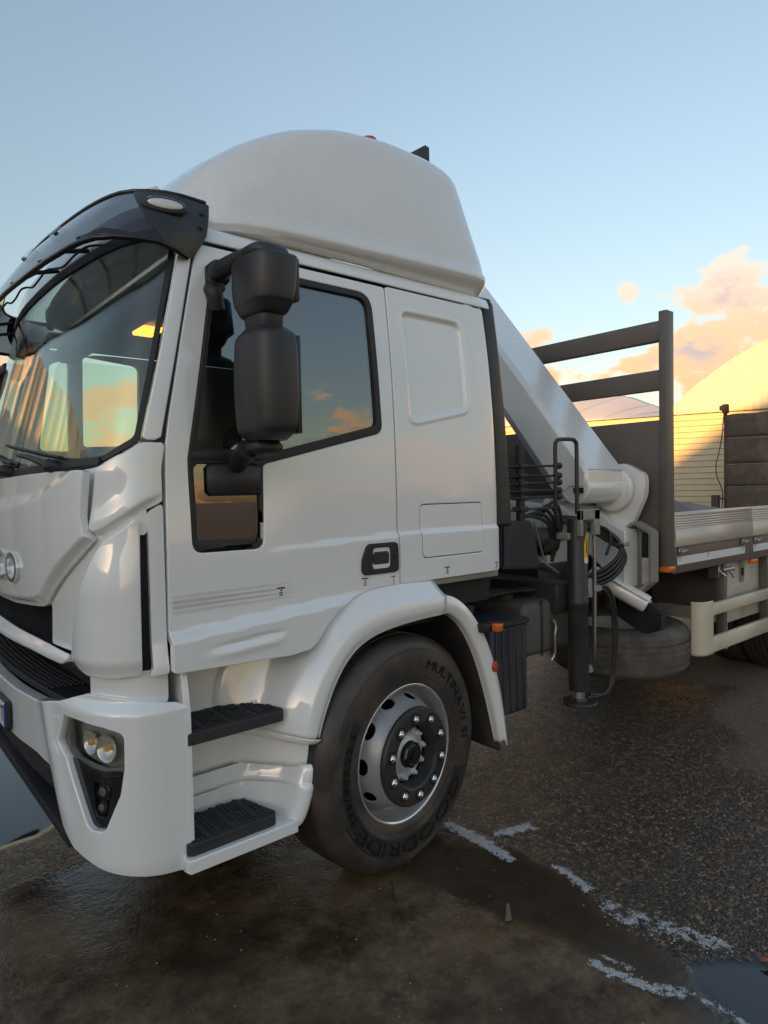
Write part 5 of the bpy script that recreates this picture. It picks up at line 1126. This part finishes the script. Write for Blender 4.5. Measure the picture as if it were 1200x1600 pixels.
# side guard: wrapped end plate and two rails
sg = loft('side_guard', [[(x, y, z) for x, y in ((4.64, 2.20), (4.645, 2.165), (4.665, 2.135), (4.70, 2.118), (4.76, 2.112), (4.80, 2.112))] for z in (.455, .475, .55, .65, .75, .83, .838)], 'guard', truck, sub_v=4, thick=.006)
for za, zb_ in ((.730, .812), (.464, .572)):
    rows = [[(x, y, z) for y, z in ((2.14, za), (2.118, za + .002), (2.114, za + .008), (2.114, zb_ - .008), (2.118, zb_ - .002), (2.14, zb_))] for x in (4.792, 6.02)]
    loft('guard_rail', rows, 'guard', sg, thick=.004, smooth=30)
for xx in (5.04, 5.85): box('guard_bracket', (xx, 2.142, .46), (xx + .06, 2.20, 1.08), 'frame', sg, .004)
# ================================================================ surroundings
def hash2(i, j, s=0):
    v = np.sin(i * 127.1 + j * 311.7 + s * 74.7) * 43758.5453; return v - np.floor(v)
def vnoise(x, y, s=0):
    i, j = np.floor(x), np.floor(y); f, g = x - i, y - j; f = f * f * (3 - 2 * f); g = g * g * (3 - 2 * g)
    return (hash2(i, j, s) * (1 - f) + hash2(i + 1, j, s) * f) * (1 - g) + (hash2(i, j + 1, s) * (1 - f) + hash2(i + 1, j + 1, s) * f) * g
def fbm(x, y, o=4, s=0):
    r = 0; a = .5
    for k in range(o): r = r + a * vnoise(x * 2 ** k, y * 2 ** k, s + k); a *= .5
    return r / (1 - .5 ** o)
# ---- ground: one sheet, dense near the truck, reaching the horizon
def graded(lo, hi, st, far): 
    a = list(np.arange(lo, hi + 1e-6, st)); d = st; x = a[-1]; up = []
    while x < far: d *= 1.35; x += d; up.append(x)
    d = st; x = a[0]; dn = []
    while x > -far: d *= 1.35; x -= d; dn.append(x)
    return np.array(dn[::-1] + a + up)
gx = graded(.0, 9.0, .028, 1500); gy = graded(.4, 6.0, .028, 1500)
GX, GY = np.meshgrid(gx, gy, indexing='ij')
wob = .10 * (fbm(GX * 2.2, GY * 2.2, 4, 3) - .5) * 2
# slab edge: the concrete wash apron lies towards the viewer and under the nose, asphalt beyond
edge = sd_poly([(-30, 3.35), (.9, 3.2), (1.5, 2.8), (1.96, 2.38), (2.30, 2.30), (2.36, 2.0), (2.34, 1.6), (2.24, 1.15), (2.12, .83), (1.7, -.4), (1.0, -30), (-30, -30)])
dE = edge(GX, GY) + wob * .35
slab = sstep(-dE, -.03, .03)
wetpoly = sd_poly([(-3, 9), (-2, 2.3), (1.0, 2.2), (2.0, 1.2), (2.1, .2), (3.0, .1), (3.9, 1.2), (4.15, 1.62), (4.95, 2.16), (5.75, 2.28), (5.35, 2.95), (5.5, 4.2), (5.0, 7.5)])
dW = wetpoly(GX, GY) + wob * 2.2
wet = sstep(-dW, -.10, .16)
gut = sd_poly([(1.85, 2.18), (2.12, 2.28), (2.36, 1.95), (2.36, 1.62), (2.25, 1.12), (2.12, .80), (1.98, .86), (2.02, 1.18), (1.96, 1.52), (1.86, 1.85)])
dG = gut(GX, GY) + wob * .5
mud = sstep(-dG, -.03, .07)
pudR = sd_poly([(2.24, 1.10), (2.36, 1.03), (2.47, .92), (2.40, .70), (2.10, .70), (2.08, .86), (2.14, 1.0)])
pudL = sd_poly([(.2, 3.62), (.72, 3.56), (.86, 3.66), (.88, 4.3), (.95, 5.4), (.4, 7), (-1.5, 7), (-1.5, 3.7)])
pud = np.maximum(sstep(-(pudR(GX, GY) + wob * .25), -.004, .02), sstep(-(pudL(GX, GY) + wob * .6), -.01, .04))
sun_patch = sstep(-(np.hypot((GX - 8.15) / .85, (GY - 4.15) / 1.0) - 1 + wob * .6), -.05, .10)  # sunlit ground behind the truck, its orange light put into the colour
hz_ = .012 * (fbm(GX * .7, GY * .7, 3, 9) - .5) * (np.abs(GX - 4) < 8) * (np.abs(GY - 3) < 8) - .006 * mud * 1.0 - .010 * pud - .004
GZ = np.minimum(hz_, 0.0) * sstep(20 - np.hypot(GX, GY), 0, 8)
GZ = np.where(pud > .5, np.minimum(GZ, -.0105) * 0 - .0105, GZ)
nx_, ny_ = GX.shape
idx = np.arange(nx_ * ny_).reshape(nx_, ny_)
me = bpy.data.meshes.new('ground')
me.from_pydata(np.stack([GX, GY, GZ], -1).reshape(-1, 3).tolist(), [], np.stack([idx[:-1, :-1], idx[1:, :-1], idx[1:, 1:], idx[:-1, 1:]], -1).reshape(-1, 4).tolist()); me.update()
me.polygons.foreach_set('use_smooth', [True] * len(me.polygons))
for nm, arr in (('slab', slab), ('wet', wet), ('mud', mud), ('pud', pud), ('sun_patch', sun_patch)):
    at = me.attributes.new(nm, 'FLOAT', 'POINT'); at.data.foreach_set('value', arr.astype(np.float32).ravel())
m, t, o = new_mat('yard_surface')
p = nd(t, 'ShaderNodeBsdfPrincipled'); g = nd(t, 'ShaderNodeNewGeometry')
def att(n_): return nd(t, 'ShaderNodeAttribute', attribute_name=n_).outputs['Fac']
def noise(sc, det=4.0, ro=.55, dist=0.0): 
    n_ = nd(t, 'ShaderNodeTexNoise', i_Scale=sc, i_Detail=det, i_Roughness=ro, i_Distortion=dist); lk(t, g.outputs['Position'], n_.inputs['Vector']); return n_.outputs[0]
vor = nd(t, 'ShaderNodeTexVoronoi', i_Scale=105.0); lk(t, g.outputs['Position'], vor.inputs['Vector'])
vor2 = nd(t, 'ShaderNodeTexVoronoi', i_Scale=46.0); lk(t, g.outputs['Position'], vor2.inputs['Vector'])
ns, nm_, nl = noise(260, 3), noise(9, 8, .65), noise(1.4, 6, .6)
stone = ramp(t, mixc(t, .4, vor.outputs['Color'], vor2.outputs['Color']), [(0.22, (.009, .006, .004)), (.45, (.034, .023, .016)), (.64, (.105, .072, .050)), (.82, (.46, .33, .20))]).outputs[0]
asp = mixc(t, ramp(t, nl, [(.35, (0,)*3), (.7, (1,)*3)]).outputs[0], stone, mixc(t, .5, stone, (.085, .062, .045)))
dry = mixc(t, .62, asp, (.17, .128, .10))
nmid, nfine = noise(3.2, 9, .68, .4), noise(46, 6, .7)
slc = mixc(t, ramp(t, nmid, [(.36, (0,)*3), (.64, (1,)*3)]).outputs[0], (.052, .030, .017), (.175, .117, .066))
slc = mixc(t, ramp(t, nm_, [(.42, (0,)*3), (.66, (.75,)*3)]).outputs[0], slc, (.24, .172, .10))
slc = mixc(t, ramp(t, nl, [(.46, (0,)*3), (.64, (.85,)*3)]).outputs[0], slc, (.040, .022, .013))
slc = mixc(t, .55, slc, ramp(t, nfine, [(.32, (.25,)*3), (.68, (1.0,)*3)]).outputs[0], 'MULTIPLY')
slc = mixc(t, ramp(t, noise(17, 5, .7), [(.60, (0,)*3), (.70, (.7,)*3)]).outputs[0], slc, (.035, .024, .015))
wetf = att('wet'); base = mixc(t, wetf, dry, mixc(t, .30, asp, (.012, .009, .007)))
base = mixc(t, att('slab'), base, slc)
base = mixc(t, mth(t, 'MULTIPLY', att('mud'), .92), base, mixc(t, nm_, (.034, .023, .015), (.070, .050, .033)))
base = mixc(t, att('pud'), base, (.020, .019, .019)); base = mixc(t, att('sun_patch'), base, (.52, .34, .22))
lk(t, base, p.inputs['Base Color']); lk(t, mth(t, 'SUBTRACT', .5, mth(t, 'MULTIPLY', att('slab'), .10)), p.inputs['Specular IOR Level'])
rough = mth(t, 'SUBTRACT', .88, mth(t, 'MULTIPLY', wetf, mth(t, 'MULTIPLY', ramp(t, nm_, [(.3, (.55,)*3), (.7, (1,)*3)]).outputs[0], .58)))
rough = mth(t, 'SUBTRACT', rough, mth(t, 'MULTIPLY', att('slab'), mth(t, 'MULTIPLY', ramp(t, nl, [(.38, (.2,)*3), (.62, (1,)*3)]).outputs[0], .45)))
rough = mth(t, 'SUBTRACT', rough, mth(t, 'MULTIPLY', att('mud'), .12)); rough = mth(t, 'MAXIMUM', mth(t, 'SUBTRACT', rough, mth(t, 'MULTIPLY', att('pud'), .9)), .03)
lk(t, rough, p.inputs['Roughness'])
hgt = mth(t, 'ADD', mth(t, 'MULTIPLY', mth(t, 'SUBTRACT', 1.0, vor.outputs['Distance']), .6), mth(t, 'MULTIPLY', mth(t, 'SUBTRACT', 1.0, vor2.outputs['Distance']), .7))
hgt = mth(t, 'MULTIPLY', hgt, mth(t, 'SUBTRACT', 1.0, mth(t, 'MULTIPLY', att('slab'), .88))); hgt = mth(t, 'MULTIPLY', hgt, mth(t, 'SUBTRACT', 1.0, mth(t, 'MULTIPLY', att('mud'), .95)))
hgt = mth(t, 'ADD', hgt, mth(t, 'MULTIPLY', nm_, .5)); hgt = mth(t, 'MULTIPLY', hgt, mth(t, 'SUBTRACT', 1.0, mth(t, 'MULTIPLY', att('pud'), .995)))
b = nd(t, 'ShaderNodeBump', i_Strength=1.0, i_Distance=.008); lk(t, hgt, b.inputs['Height']); lk(t, b.outputs[0], p.inputs['Normal']); lk(t, p.outputs[0], o.inputs[0])
ground = link('ground', me, m); tag(ground, 'wet brown asphalt yard with a concrete wash apron', None, None, 'structure')
# ---- soap foam left along the gutter
mf, tf, of = new_mat('soap_foam')
pf = nd(tf, 'ShaderNodeBsdfPrincipled', i_Roughness=.45); pf.inputs['Base Color'].default_value = (.74, .76, .77, 1)
gf = nd(tf, 'ShaderNodeNewGeometry'); af = nd(tf, 'ShaderNodeAttribute', attribute_name='inside').outputs['Fac']; sf = nd(tf, 'ShaderNodeAttribute', attribute_name='sparse').outputs['Fac']
def fnoise(sc, dt=4.0):
    n_ = nd(tf, 'ShaderNodeTexNoise', i_Scale=sc, i_Detail=dt, i_Roughness=.62); lk(tf, gf.outputs['Position'], n_.inputs['Vector']); return n_.outputs[0]
vf = nd(tf, 'ShaderNodeTexVoronoi', i_Scale=150.0); lk(tf, gf.outputs['Position'], vf.inputs['Vector'])
vs_ = nd(tf, 'ShaderNodeTexVoronoi', i_Scale=62.0); lk(tf, gf.outputs['Position'], vs_.inputs['Vector'])
rag = mth(tf, 'ADD', af, mth(tf, 'ADD', mth(tf, 'MULTIPLY', mth(tf, 'SUBTRACT', fnoise(30), .5), 5.0), mth(tf, 'MULTIPLY', mth(tf, 'SUBTRACT', fnoise(140), .5), 3.0)))
core = nd(tf, 'ShaderNodeMapRange', interpolation_type='SMOOTHSTEP', i_1=-.35, i_2=.35, i_3=0.0, i_4=.95); lk(tf, mth(tf, 'SUBTRACT', rag, mth(tf, 'MULTIPLY', sf, 1.3)), core.inputs[0])
froth = ramp(tf, vf.outputs['Distance'], [(.10, (1,)*3), (.55, (.45,)*3)]).outputs[0]
sepc = nd(tf, 'ShaderNodeSeparateColor'); lk(tf, vs_.outputs['Color'], sepc.inputs[0])
bub = mth(tf, 'MULTIPLY', mth(tf, 'GREATER_THAN', mth(tf, 'MULTIPLY', sepc.outputs[0], .42), mth(tf, 'ADD', vs_.outputs['Distance'], .12)), mth(tf, 'GREATER_THAN', mth(tf, 'ADD', af, mth(tf, 'MULTIPLY', mth(tf, 'SUBTRACT', fnoise(12), .5), 4.0)), -.35))
alpha = mth(tf, 'MAXIMUM', mth(tf, 'MULTIPLY', core.outputs[0], froth), mth(tf, 'MULTIPLY', bub, .55))
trf = nd(tf, 'ShaderNodeBsdfTransparent'); mxf = nd(tf, 'ShaderNodeMixShader'); lk(tf, alpha, mxf.inputs[0]); lk(tf, trf.outputs[0], mxf.inputs[1]); lk(tf, pf.outputs[0], mxf.inputs[2])
bf = nd(tf, 'ShaderNodeBump', i_Strength=.6, i_Distance=.004); lk(tf, vf.outputs['Distance'], bf.inputs['Height']); lk(tf, bf.outputs[0], pf.inputs['Normal']); lk(tf, mxf.outputs[0], of.inputs[0]); M['foam'] = mf
def foam(poly, seed, sparse):
    sd = sd_poly(poly); b0 = bb(poly); e = .07; st = .008
    us = np.arange(b0[0] - e, b0[1] + e, st); vs = np.arange(b0[2] - e, b0[3] + e, st); U, V = np.meshgrid(us, vs, indexing='ij'); D = sd(U, V); ok = D < .06
    idx = -np.ones(U.shape, int); idx[ok] = np.arange(ok.sum())
    q = ok[:-1, :-1] & ok[1:, :-1] & ok[1:, 1:] & ok[:-1, 1:]
    Fc = np.stack([idx[:-1, :-1][q], idx[1:, :-1][q], idx[1:, 1:][q], idx[:-1, 1:][q]], -1)
    hgt = .0025 + .004 * np.clip(-D / .02, 0, 1)
    o_ = mesh('soap_foam', np.stack([U[ok], V[ok], hgt[ok]], -1), Fc, 'foam', None, smooth=60)
    for nm, val in (('inside', np.clip(-D[ok] / .020 + .35, -3, 1.9)), ('sparse', np.full(ok.sum(), sparse))):
        at = o_.data.attributes.new(nm, 'FLOAT', 'POINT'); at.data.foreach_set('value', val.astype(np.float32))
    return o_
FO = [([(2.275, 2.33), (2.32, 2.30), (2.335, 2.08), (2.305, 1.885), (2.265, 1.90), (2.27, 2.08)], 11, .1, 'strip of white soap foam trailing away from the front tyre'),
      ([(2.375, 2.08), (2.42, 2.10), (2.60, 2.05), (2.585, 1.995), (2.46, 2.03)], 23, .2, 'small white foam patch on asphalt beside the longer foam strip'),
      ([(2.375, 1.75), (2.415, 1.72), (2.37, 1.53), (2.32, 1.54), (2.34, 1.63)], 31, .5, 'broken patch of bubbles midway along the gutter'),
      ([(1.985, 1.30), (2.0, 1.29), (2.01, 1.20), (2.045, 1.10), (2.095, 1.03), (2.075, 1.02), (2.02, 1.10), (1.985, 1.20)], 47, .0, 'curved line of foam at the edge of the muddy gutter'),
      ([(2.03, 1.31), (2.06, 1.27), (2.08, 1.17), (2.045, 1.20)], 49, .7, 'faint froth smear inside the curved foam line'),
      ([(2.26, 1.50), (2.36, 1.46), (2.44, 1.15), (2.50, .95), (2.36, 1.00), (2.28, 1.20), (2.22, 1.36)], 59, 1.5, 'scattered bubbles on wet asphalt above the small puddle'),
      ([(2.09, 1.02), (2.105, 1.01), (2.125, .90), (2.105, .78), (2.09, .79), (2.105, .90)], 67, .5, 'thin foam line along the near rim of the small puddle'),
      ([(1.86, 2.245), (1.95, 2.255), (1.97, 2.225), (1.92, 2.18), (1.88, 2.205)], 71, .5, 'small foam smear on the ground touching the front tyre')]
for pl, sd_, gp, lab in FO:
    fo = foam(pl, sd_, gp); tag(fo, lab, 'foam', 'soap foam on the wet yard'); fo['kind'] = 'stuff'
# ---- twigs and a leaf
M['twig'] = solid('dark_twig', (.03, .022, .016), .8)
tw = tube('twig', catmull([(1.772, 2.125, .006), (1.745, 2.085, .010), (1.715, 2.05, .007), (1.69, 2.005, .008)], 5), .004, 'twig', None, k=6); tag(tw, 'short dark twig lying on the apron below the front tyre', 'twig')
M['blade'] = solid('pale_blade', (.16, .14, .11), .7)
bl_ = mesh('plastic_scrap', [(1.935, 1.64, .004), (1.955, 1.625, .012), (2.03, 1.70, .006), (2.0, 1.69, .010), (1.97, 1.66, .014), (1.935, 1.64, .001), (1.955, 1.625, .002), (2.03, 1.70, .002)], [(0, 1, 4), (1, 2, 4), (2, 3, 4), (3, 0, 4), (0, 5, 6, 1), (1, 6, 7, 2)], 'blade'); tag(bl_, 'pale grey scrap lying in the muddy gutter', 'scrap')
M['leaf'] = solid('dry_leaf', (.42, .13, .05), .7)
lf = mesh('fallen_leaf', [(2.425, .915, .006), (2.445, .905, .016), (2.455, .88, .010), (2.435, .885, .018), (2.425, .895, .014), (2.44, .895, .020)], [(0, 1, 5), (1, 2, 5), (2, 3, 5), (3, 4, 5), (4, 0, 5)], 'leaf'); tag(lf, 'small rust coloured dry leaf at the rim of the puddle', 'leaf')
mb = MB(); rs = np.random.RandomState(5); oct_ = np.array([(1, 0, 0), (-1, 0, 0), (0, 1, 0), (0, -1, 0), (0, 0, 1), (0, 0, -1)], float)
for k in range(420):
    x, y = (rs.uniform(2.2, 5.5), rs.uniform(.9, 3.2)) if k < 300 else (rs.uniform(.6, 2.2), rs.uniform(1.0, 2.6))
    r = rs.uniform(.0022, .0055) * (1.6 if rs.rand() > .93 else 1); q = oct_ * r * rs.uniform(.6, 1.4, (6, 1)) * np.array((1, 1, .7)); mb.add(q + np.array((x, y, r * .35)), [(0, 2, 4), (2, 1, 4), (1, 3, 4), (3, 0, 4), (2, 0, 5), (1, 2, 5), (3, 1, 5), (0, 3, 5)])
M['grit'] = solid('loose_grit', (.20, .15, .105), .8, var=.6, vscale=30)
gr_ = mb.build('loose_grit', 'grit', None, None); tag(gr_, 'loose grit and small stones strewn over the wet yard', 'grit', None, 'stuff')
# ---- clad wall of the tent halls
W0 = Vector((17.5, 8.66, 0)); WT = Vector((.33, -.944, 0)); WNn = Vector((-.944, -.33, 0))
def wp(l, z, off=0.0): q = W0 + WT * l + WNn * off; return (q.x, q.y, z)
M['clad'] = solid('cream_cladding', (.50, .44, .31), .55, dirt=(.36, .29, .19), damt=.4, var=.06, vscale=.8)
M['membrane'] = solid('white_membrane', (.60, .585, .55), .6, dirt=(.46, .42, .34), damt=.4, var=.05, vscale=.5)
hall = thing('tent_hall', 'arched white tent hall with cream board cladding, partly in evening sun', 'hall', wp(2, 0))
bh = .155
for k in range(23):
    za = 3.52 - (k + 1) * bh; zb_ = za + bh - .010
    V = [wp(-9.5, za, 0.022), wp(13, za, .022), wp(13, zb_, .004), wp(-9.5, zb_, .004), wp(-9.5, za, -.02), wp(13, za, -.02), wp(13, zb_, -.02), wp(-9.5, zb_, -.02)]
    mesh('cladding_board', V, [(0, 1, 2, 3), (7, 6, 5, 4), (0, 4, 5, 1), (3, 2, 6, 7), (0, 3, 7, 4), (1, 5, 6, 2)], 'clad', hall)
M['gap'] = solid('cladding_gap', (.05, .042, .03), .9)
mesh('wall_backing', [wp(-9.5, 0, -.03), wp(13, 0, -.03), wp(13, 3.54, -.03), wp(-9.5, 3.54, -.03), wp(-9.5, 0, -.1), wp(13, 0, -.1), wp(13, 3.54, -.1), wp(-9.5, 3.54, -.1)], [(0, 1, 2, 3), (7, 6, 5, 4), (3, 2, 6, 7), (0, 3, 7, 4), (1, 5, 6, 2)], 'gap', hall)
# gable membrane: folds hang down from the arch
al = [-.30, -.16, 0.0, .28, .75, 1.19, 1.63, 2.13, 3.0, 4.2, 5.6, 7.0, 8.4, 9.8, 11.0, 12.2, 13.0]; az_ = [3.42, 3.64, 3.86, 4.13, 4.48, 4.78, 5.04, 5.30, 5.70, 6.15, 6.5, 6.6, 6.5, 6.15, 5.65, 4.8, 3.6]
rows = []
for l in np.arange(-.30, 13.0, .03):
    top_ = float(np.interp(l, al, az_)); fold = .020 * math.sin(l * 31 + 2.2 * math.sin(l * 3.1)) + .012 * math.sin(l * 67 + l * l) + .03 * (float(vnoise(np.array(l * 2.0), np.array(1.0))) - .5)
    rows.append([wp(l, 3.50 + (top_ - 3.50) * q, -.02 + fold * (1 - .5 * q)) for q in np.linspace(0, 1, 8)])
loft('gable_membrane', rows, 'membrane', hall, thick=.01, smooth=60)
rows = []
for l in np.arange(-.30, 13.01, .1): rows.append([wp(l, float(np.interp(l, al, az_)), -.02 - dd) for dd in np.linspace(0, 18, 10)])
loft('vault_membrane', rows, 'membrane', hall, thick=.01, smooth=60)
for dz, oo in ((3.525, .0), ): mesh('cladding_cap', [wp(-9.5, 3.515, .03), wp(13, 3.515, .03), wp(13, 3.535, .03), wp(-9.5, 3.535, .03), wp(-9.5, 3.515, -.02), wp(13, 3.515, -.02), wp(13, 3.535, -.02), wp(-9.5, 3.535, -.02)], [(0, 1, 2, 3), (3, 2, 6, 7), (0, 4, 5, 1), (0, 3, 7, 4), (1, 5, 6, 2)], 'gap', hall)
# neighbouring hall: ribbed vault seen in shade
hall2 = thing('tent_hall', 'pale ribbed tent hall roof in shade behind the headboard rails', 'hall', wp(-6, 0, -5))
M['membrane2'] = solid('old_membrane', (.60, .60, .64), .6, var=.05, vscale=.4)
ztop = lambda l: 3.46 + 2.3 * math.sqrt(max(0, 1 - ((l + 6.5) / 5.75) ** 2))
rows = [[wp(l, 3.46 + (ztop(l) - 3.46) * q ** .75 + .02 * math.sin(l * 5 + q * 3), -.15 - 9 * q) for q in np.linspace(0, 1, 16)] for l in np.arange(-12.2, -.74, .1)]
loft('roof_membrane', rows, 'membrane2', hall2, thick=.01, smooth=60)
for l in (-10.5, -8.6, -6.6, -4.6, -3.1, -2.0, -1.4):
    tube('tent_rib', [wp(l, 3.47 + (ztop(l) - 3.46) * q ** .75 + .02 * math.sin(l * 5 + q * 3), -.15 - 9 * q) for q in np.linspace(0, 1, 10)], .03, 'membrane', hall2, k=6)
mesh('end_wall', [wp(-12.2, 0, -3.05), wp(-.8, 0, -3.05), wp(-.8, 3.45, -3.05), wp(-12.2, 3.45, -3.05), wp(-12.2, 0, -3.2), wp(-.8, 0, -3.2), wp(-.8, 3.45, -3.2), wp(-12.2, 3.45, -3.2)], [(0, 1, 2, 3), (7, 6, 5, 4), (3, 2, 6, 7), (0, 3, 7, 4), (1, 5, 6, 2)], 'membrane2', hall2)
# ---- dark screen fence in front of the hall
M['screen'] = solid('dusty_dark_screen', (.060, .048, .040), .75, dirt=(.20, .165, .13), damt=.55, dscale=2.2, bump=.4, bscale=9)
M['post'] = solid('rusty_post', (.05, .04, .034), .7)
fence = thing('screen_fence', 'dark dusty sheet screen on posts standing in front of the tent hall', 'fence', wp(4, 0, 3))
zt = [3.17, 2.66, 2.09, 1.60, 1.05, .5, .02]
for k in range(6):
    rows = []
    for l in np.arange(1.345, 8.0, .12): rows.append([wp(l, zt[k + 1] + .003 + (zt[k] - zt[k + 1] - .006) * q + (l - 1.3) * .03 * (k == 0) * q + .012 * (k == 0) * q * math.sin(l * 9), 3.0 + .012 * (float(vnoise(np.array(l * 3), np.array(k * 7.0 + q * 2))) - .5)) for q in np.linspace(0, 1, 6)])
    loft('screen_strip', rows, 'screen', fence, thick=.0025, smooth=60)
for l in (1.36, 3.8, 6.4): 
    a, b_ = np.array(wp(l, 0, 2.93)), np.array(wp(l, 3.38, 2.93)); tube('fence_post', [a, b_], .035, 'post', fence, k=10)
mb = MB(); c = np.array(wp(1.36, 3.33, 2.95)); mb.box((-.07, -.05, -.12), (.07, .05, .08), .01, Matrix.Translation(c)); mb.box((-.04, .03, -.05), (.05, .12, .06), .01, Matrix.Translation(c)); mb.build('post_clamp', 'post', fence)
mb = MB(); c = np.array(wp(1.17, 1.22, 3.1)); mb.box((-.07, -.07, -.25), (.07, .07, .20), .01, Matrix.Translation(c)); mb.box((-.03, -.18, .10), (.03, .05, .14), .005, Matrix.Translation(c)); mb.build('lock_box', 'post', fence)
tube('hanging_cable', [wp(1.33, 3.2, 3.0), wp(1.29, 2.7, 3.02), wp(1.22, 2.3, 3.02), wp(1.17, 2.05, 3.02), wp(1.20, 1.8, 3.02), wp(1.30, 1.5, 3.02), wp(1.29, 1.1, 3.0)], .012, 'post', fence, k=6, smooth_n=6)
# ---- load on the bed: grey tarpaulin heap
M['tarp'] = solid('grey_tarpaulin', (.13, .12, .125), .7, bump=.5, bscale=14)
rows = []
for x in np.linspace(4.6, 8.6, 24):
    hh = np.interp(x, [4.6, 5.2, 6.6, 8.6], [.36, .34, .16, .04]); rows.append([(x, y, 1.262 + hh * float(q) * (1 + .10 * math.sin(x * 7 + y * 5))) for y, q in zip(np.linspace(2.5, 4.4, 12), (0, .7, .9, 1, 1, .95, 1, 1, .9, .8, .6, 0))])
tp = loft('tarpaulin', rows, 'tarp', None, sub_u=2, sub_v=2, thick=.01, smooth=60); tag(tp, 'low grey tarpaulin heap lying on the flatbed behind the headboard', 'tarpaulin')
# ---- the wash hall the truck faces; it stands behind the viewer, keeps the sun off the truck and shows in its paint and glass
wash = thing('wash_hall', 'pale panelled hall with a gabled roof facing the truck nose', 'hall', (-30.5, -8, 0))
HX = -30.0                                            # its eaves line follows the shadow edge seen on the cladding
def cast(l, z): q = Vector(wp(l, z)); k = (HX - q.x) / sun_dir.x; q = q + sun_dir * k; return (q.y, q.z)
pA, pB = cast(0.0, 2.39), cast(2.13, 3.86); sl_ = (pB[1] - pA[1]) / (pB[0] - pA[0])
roof = [(-34, 6.0), (pA[0] - 6.5, pA[1] - sl_ * 4.2), (pA[0] - 4.2, pA[1] - sl_ * 4.2), pA, (pA[0] + .45, pA[1] + sl_ * .45), (14, pA[1] + sl_ * .45)]
M['hallwall'] = solid('hall_panels', (.68, .66, .62), .6, dirt=(.35, .31, .27), damt=.4, vscale=.6)
M['hallrib'] = solid('hall_ribs', (.34, .32, .29), .6)
prism_pts = [(-34, 0)] + roof + [(14, 0)]
V = [(HX, y, z) for y, z in prism_pts] + [(HX - 14 * .93, y - 14 * .37, z) for y, z in prism_pts]; n = len(prism_pts)
mesh('hall_body', V, [tuple(range(n)), tuple(range(2 * n - 1, n - 1, -1))] + [(i, n + i, n + (i + 1) % n, (i + 1) % n) for i in range(n)], 'hallwall', wash)
for k in range(56):
    y = -33.6 + k * .85; top_ = float(np.interp(y, [p_[0] for p_ in roof], [p_[1] for p_ in roof])); box('wall_rib', (HX + .005, y, 0), (HX + .07, y + .14, top_ - .05), 'hallrib', wash, 0)
box('hall_gate', (HX + .01, 1.5, 0), (HX + .10, 5.8, 4.2), 'gap', wash, .01)
# ---- ribbed tent ahead and to the far side of the truck, outside the picture; its stripes show in the windscreen and hood
tent = thing('striped_tent', 'long striped tent standing ahead of the truck nose', 'tent', (-7, 15, 0))
M['tent_a'] = solid('tent_panel_cream', (.50, .47, .41), .6, vscale=.5); M['tent_b'] = solid('tent_panel_grey', (.24, .23, .21), .6)
TA, TB = np.array((0.6, 13.0)), np.array((-16.0, 9.0)); TD = (TB - TA) / np.linalg.norm(TB - TA); TNn = np.array((-TD[1], TD[0])); TNn = TNn if TNn @ np.array((0, -1)) < 0 else -TNn
LT = float(np.linalg.norm(TB - TA)); nT = 30
for k in range(nT):
    a_, b_ = LT * k / nT, LT * (k + 1) / nT - .02; rows = []
    for q in (a_, b_): rows.append([(*(TA + TD * q + TNn * (4.5 - 4.5 * math.cos(t_))), 6.2 * math.sin(t_) ** .8) for t_ in np.linspace(0, math.pi / 2, 14)])
    loft('tent_panel', rows, 'tent_a' if k % 3 else 'tent_b', tent, thick=.02, smooth=60)
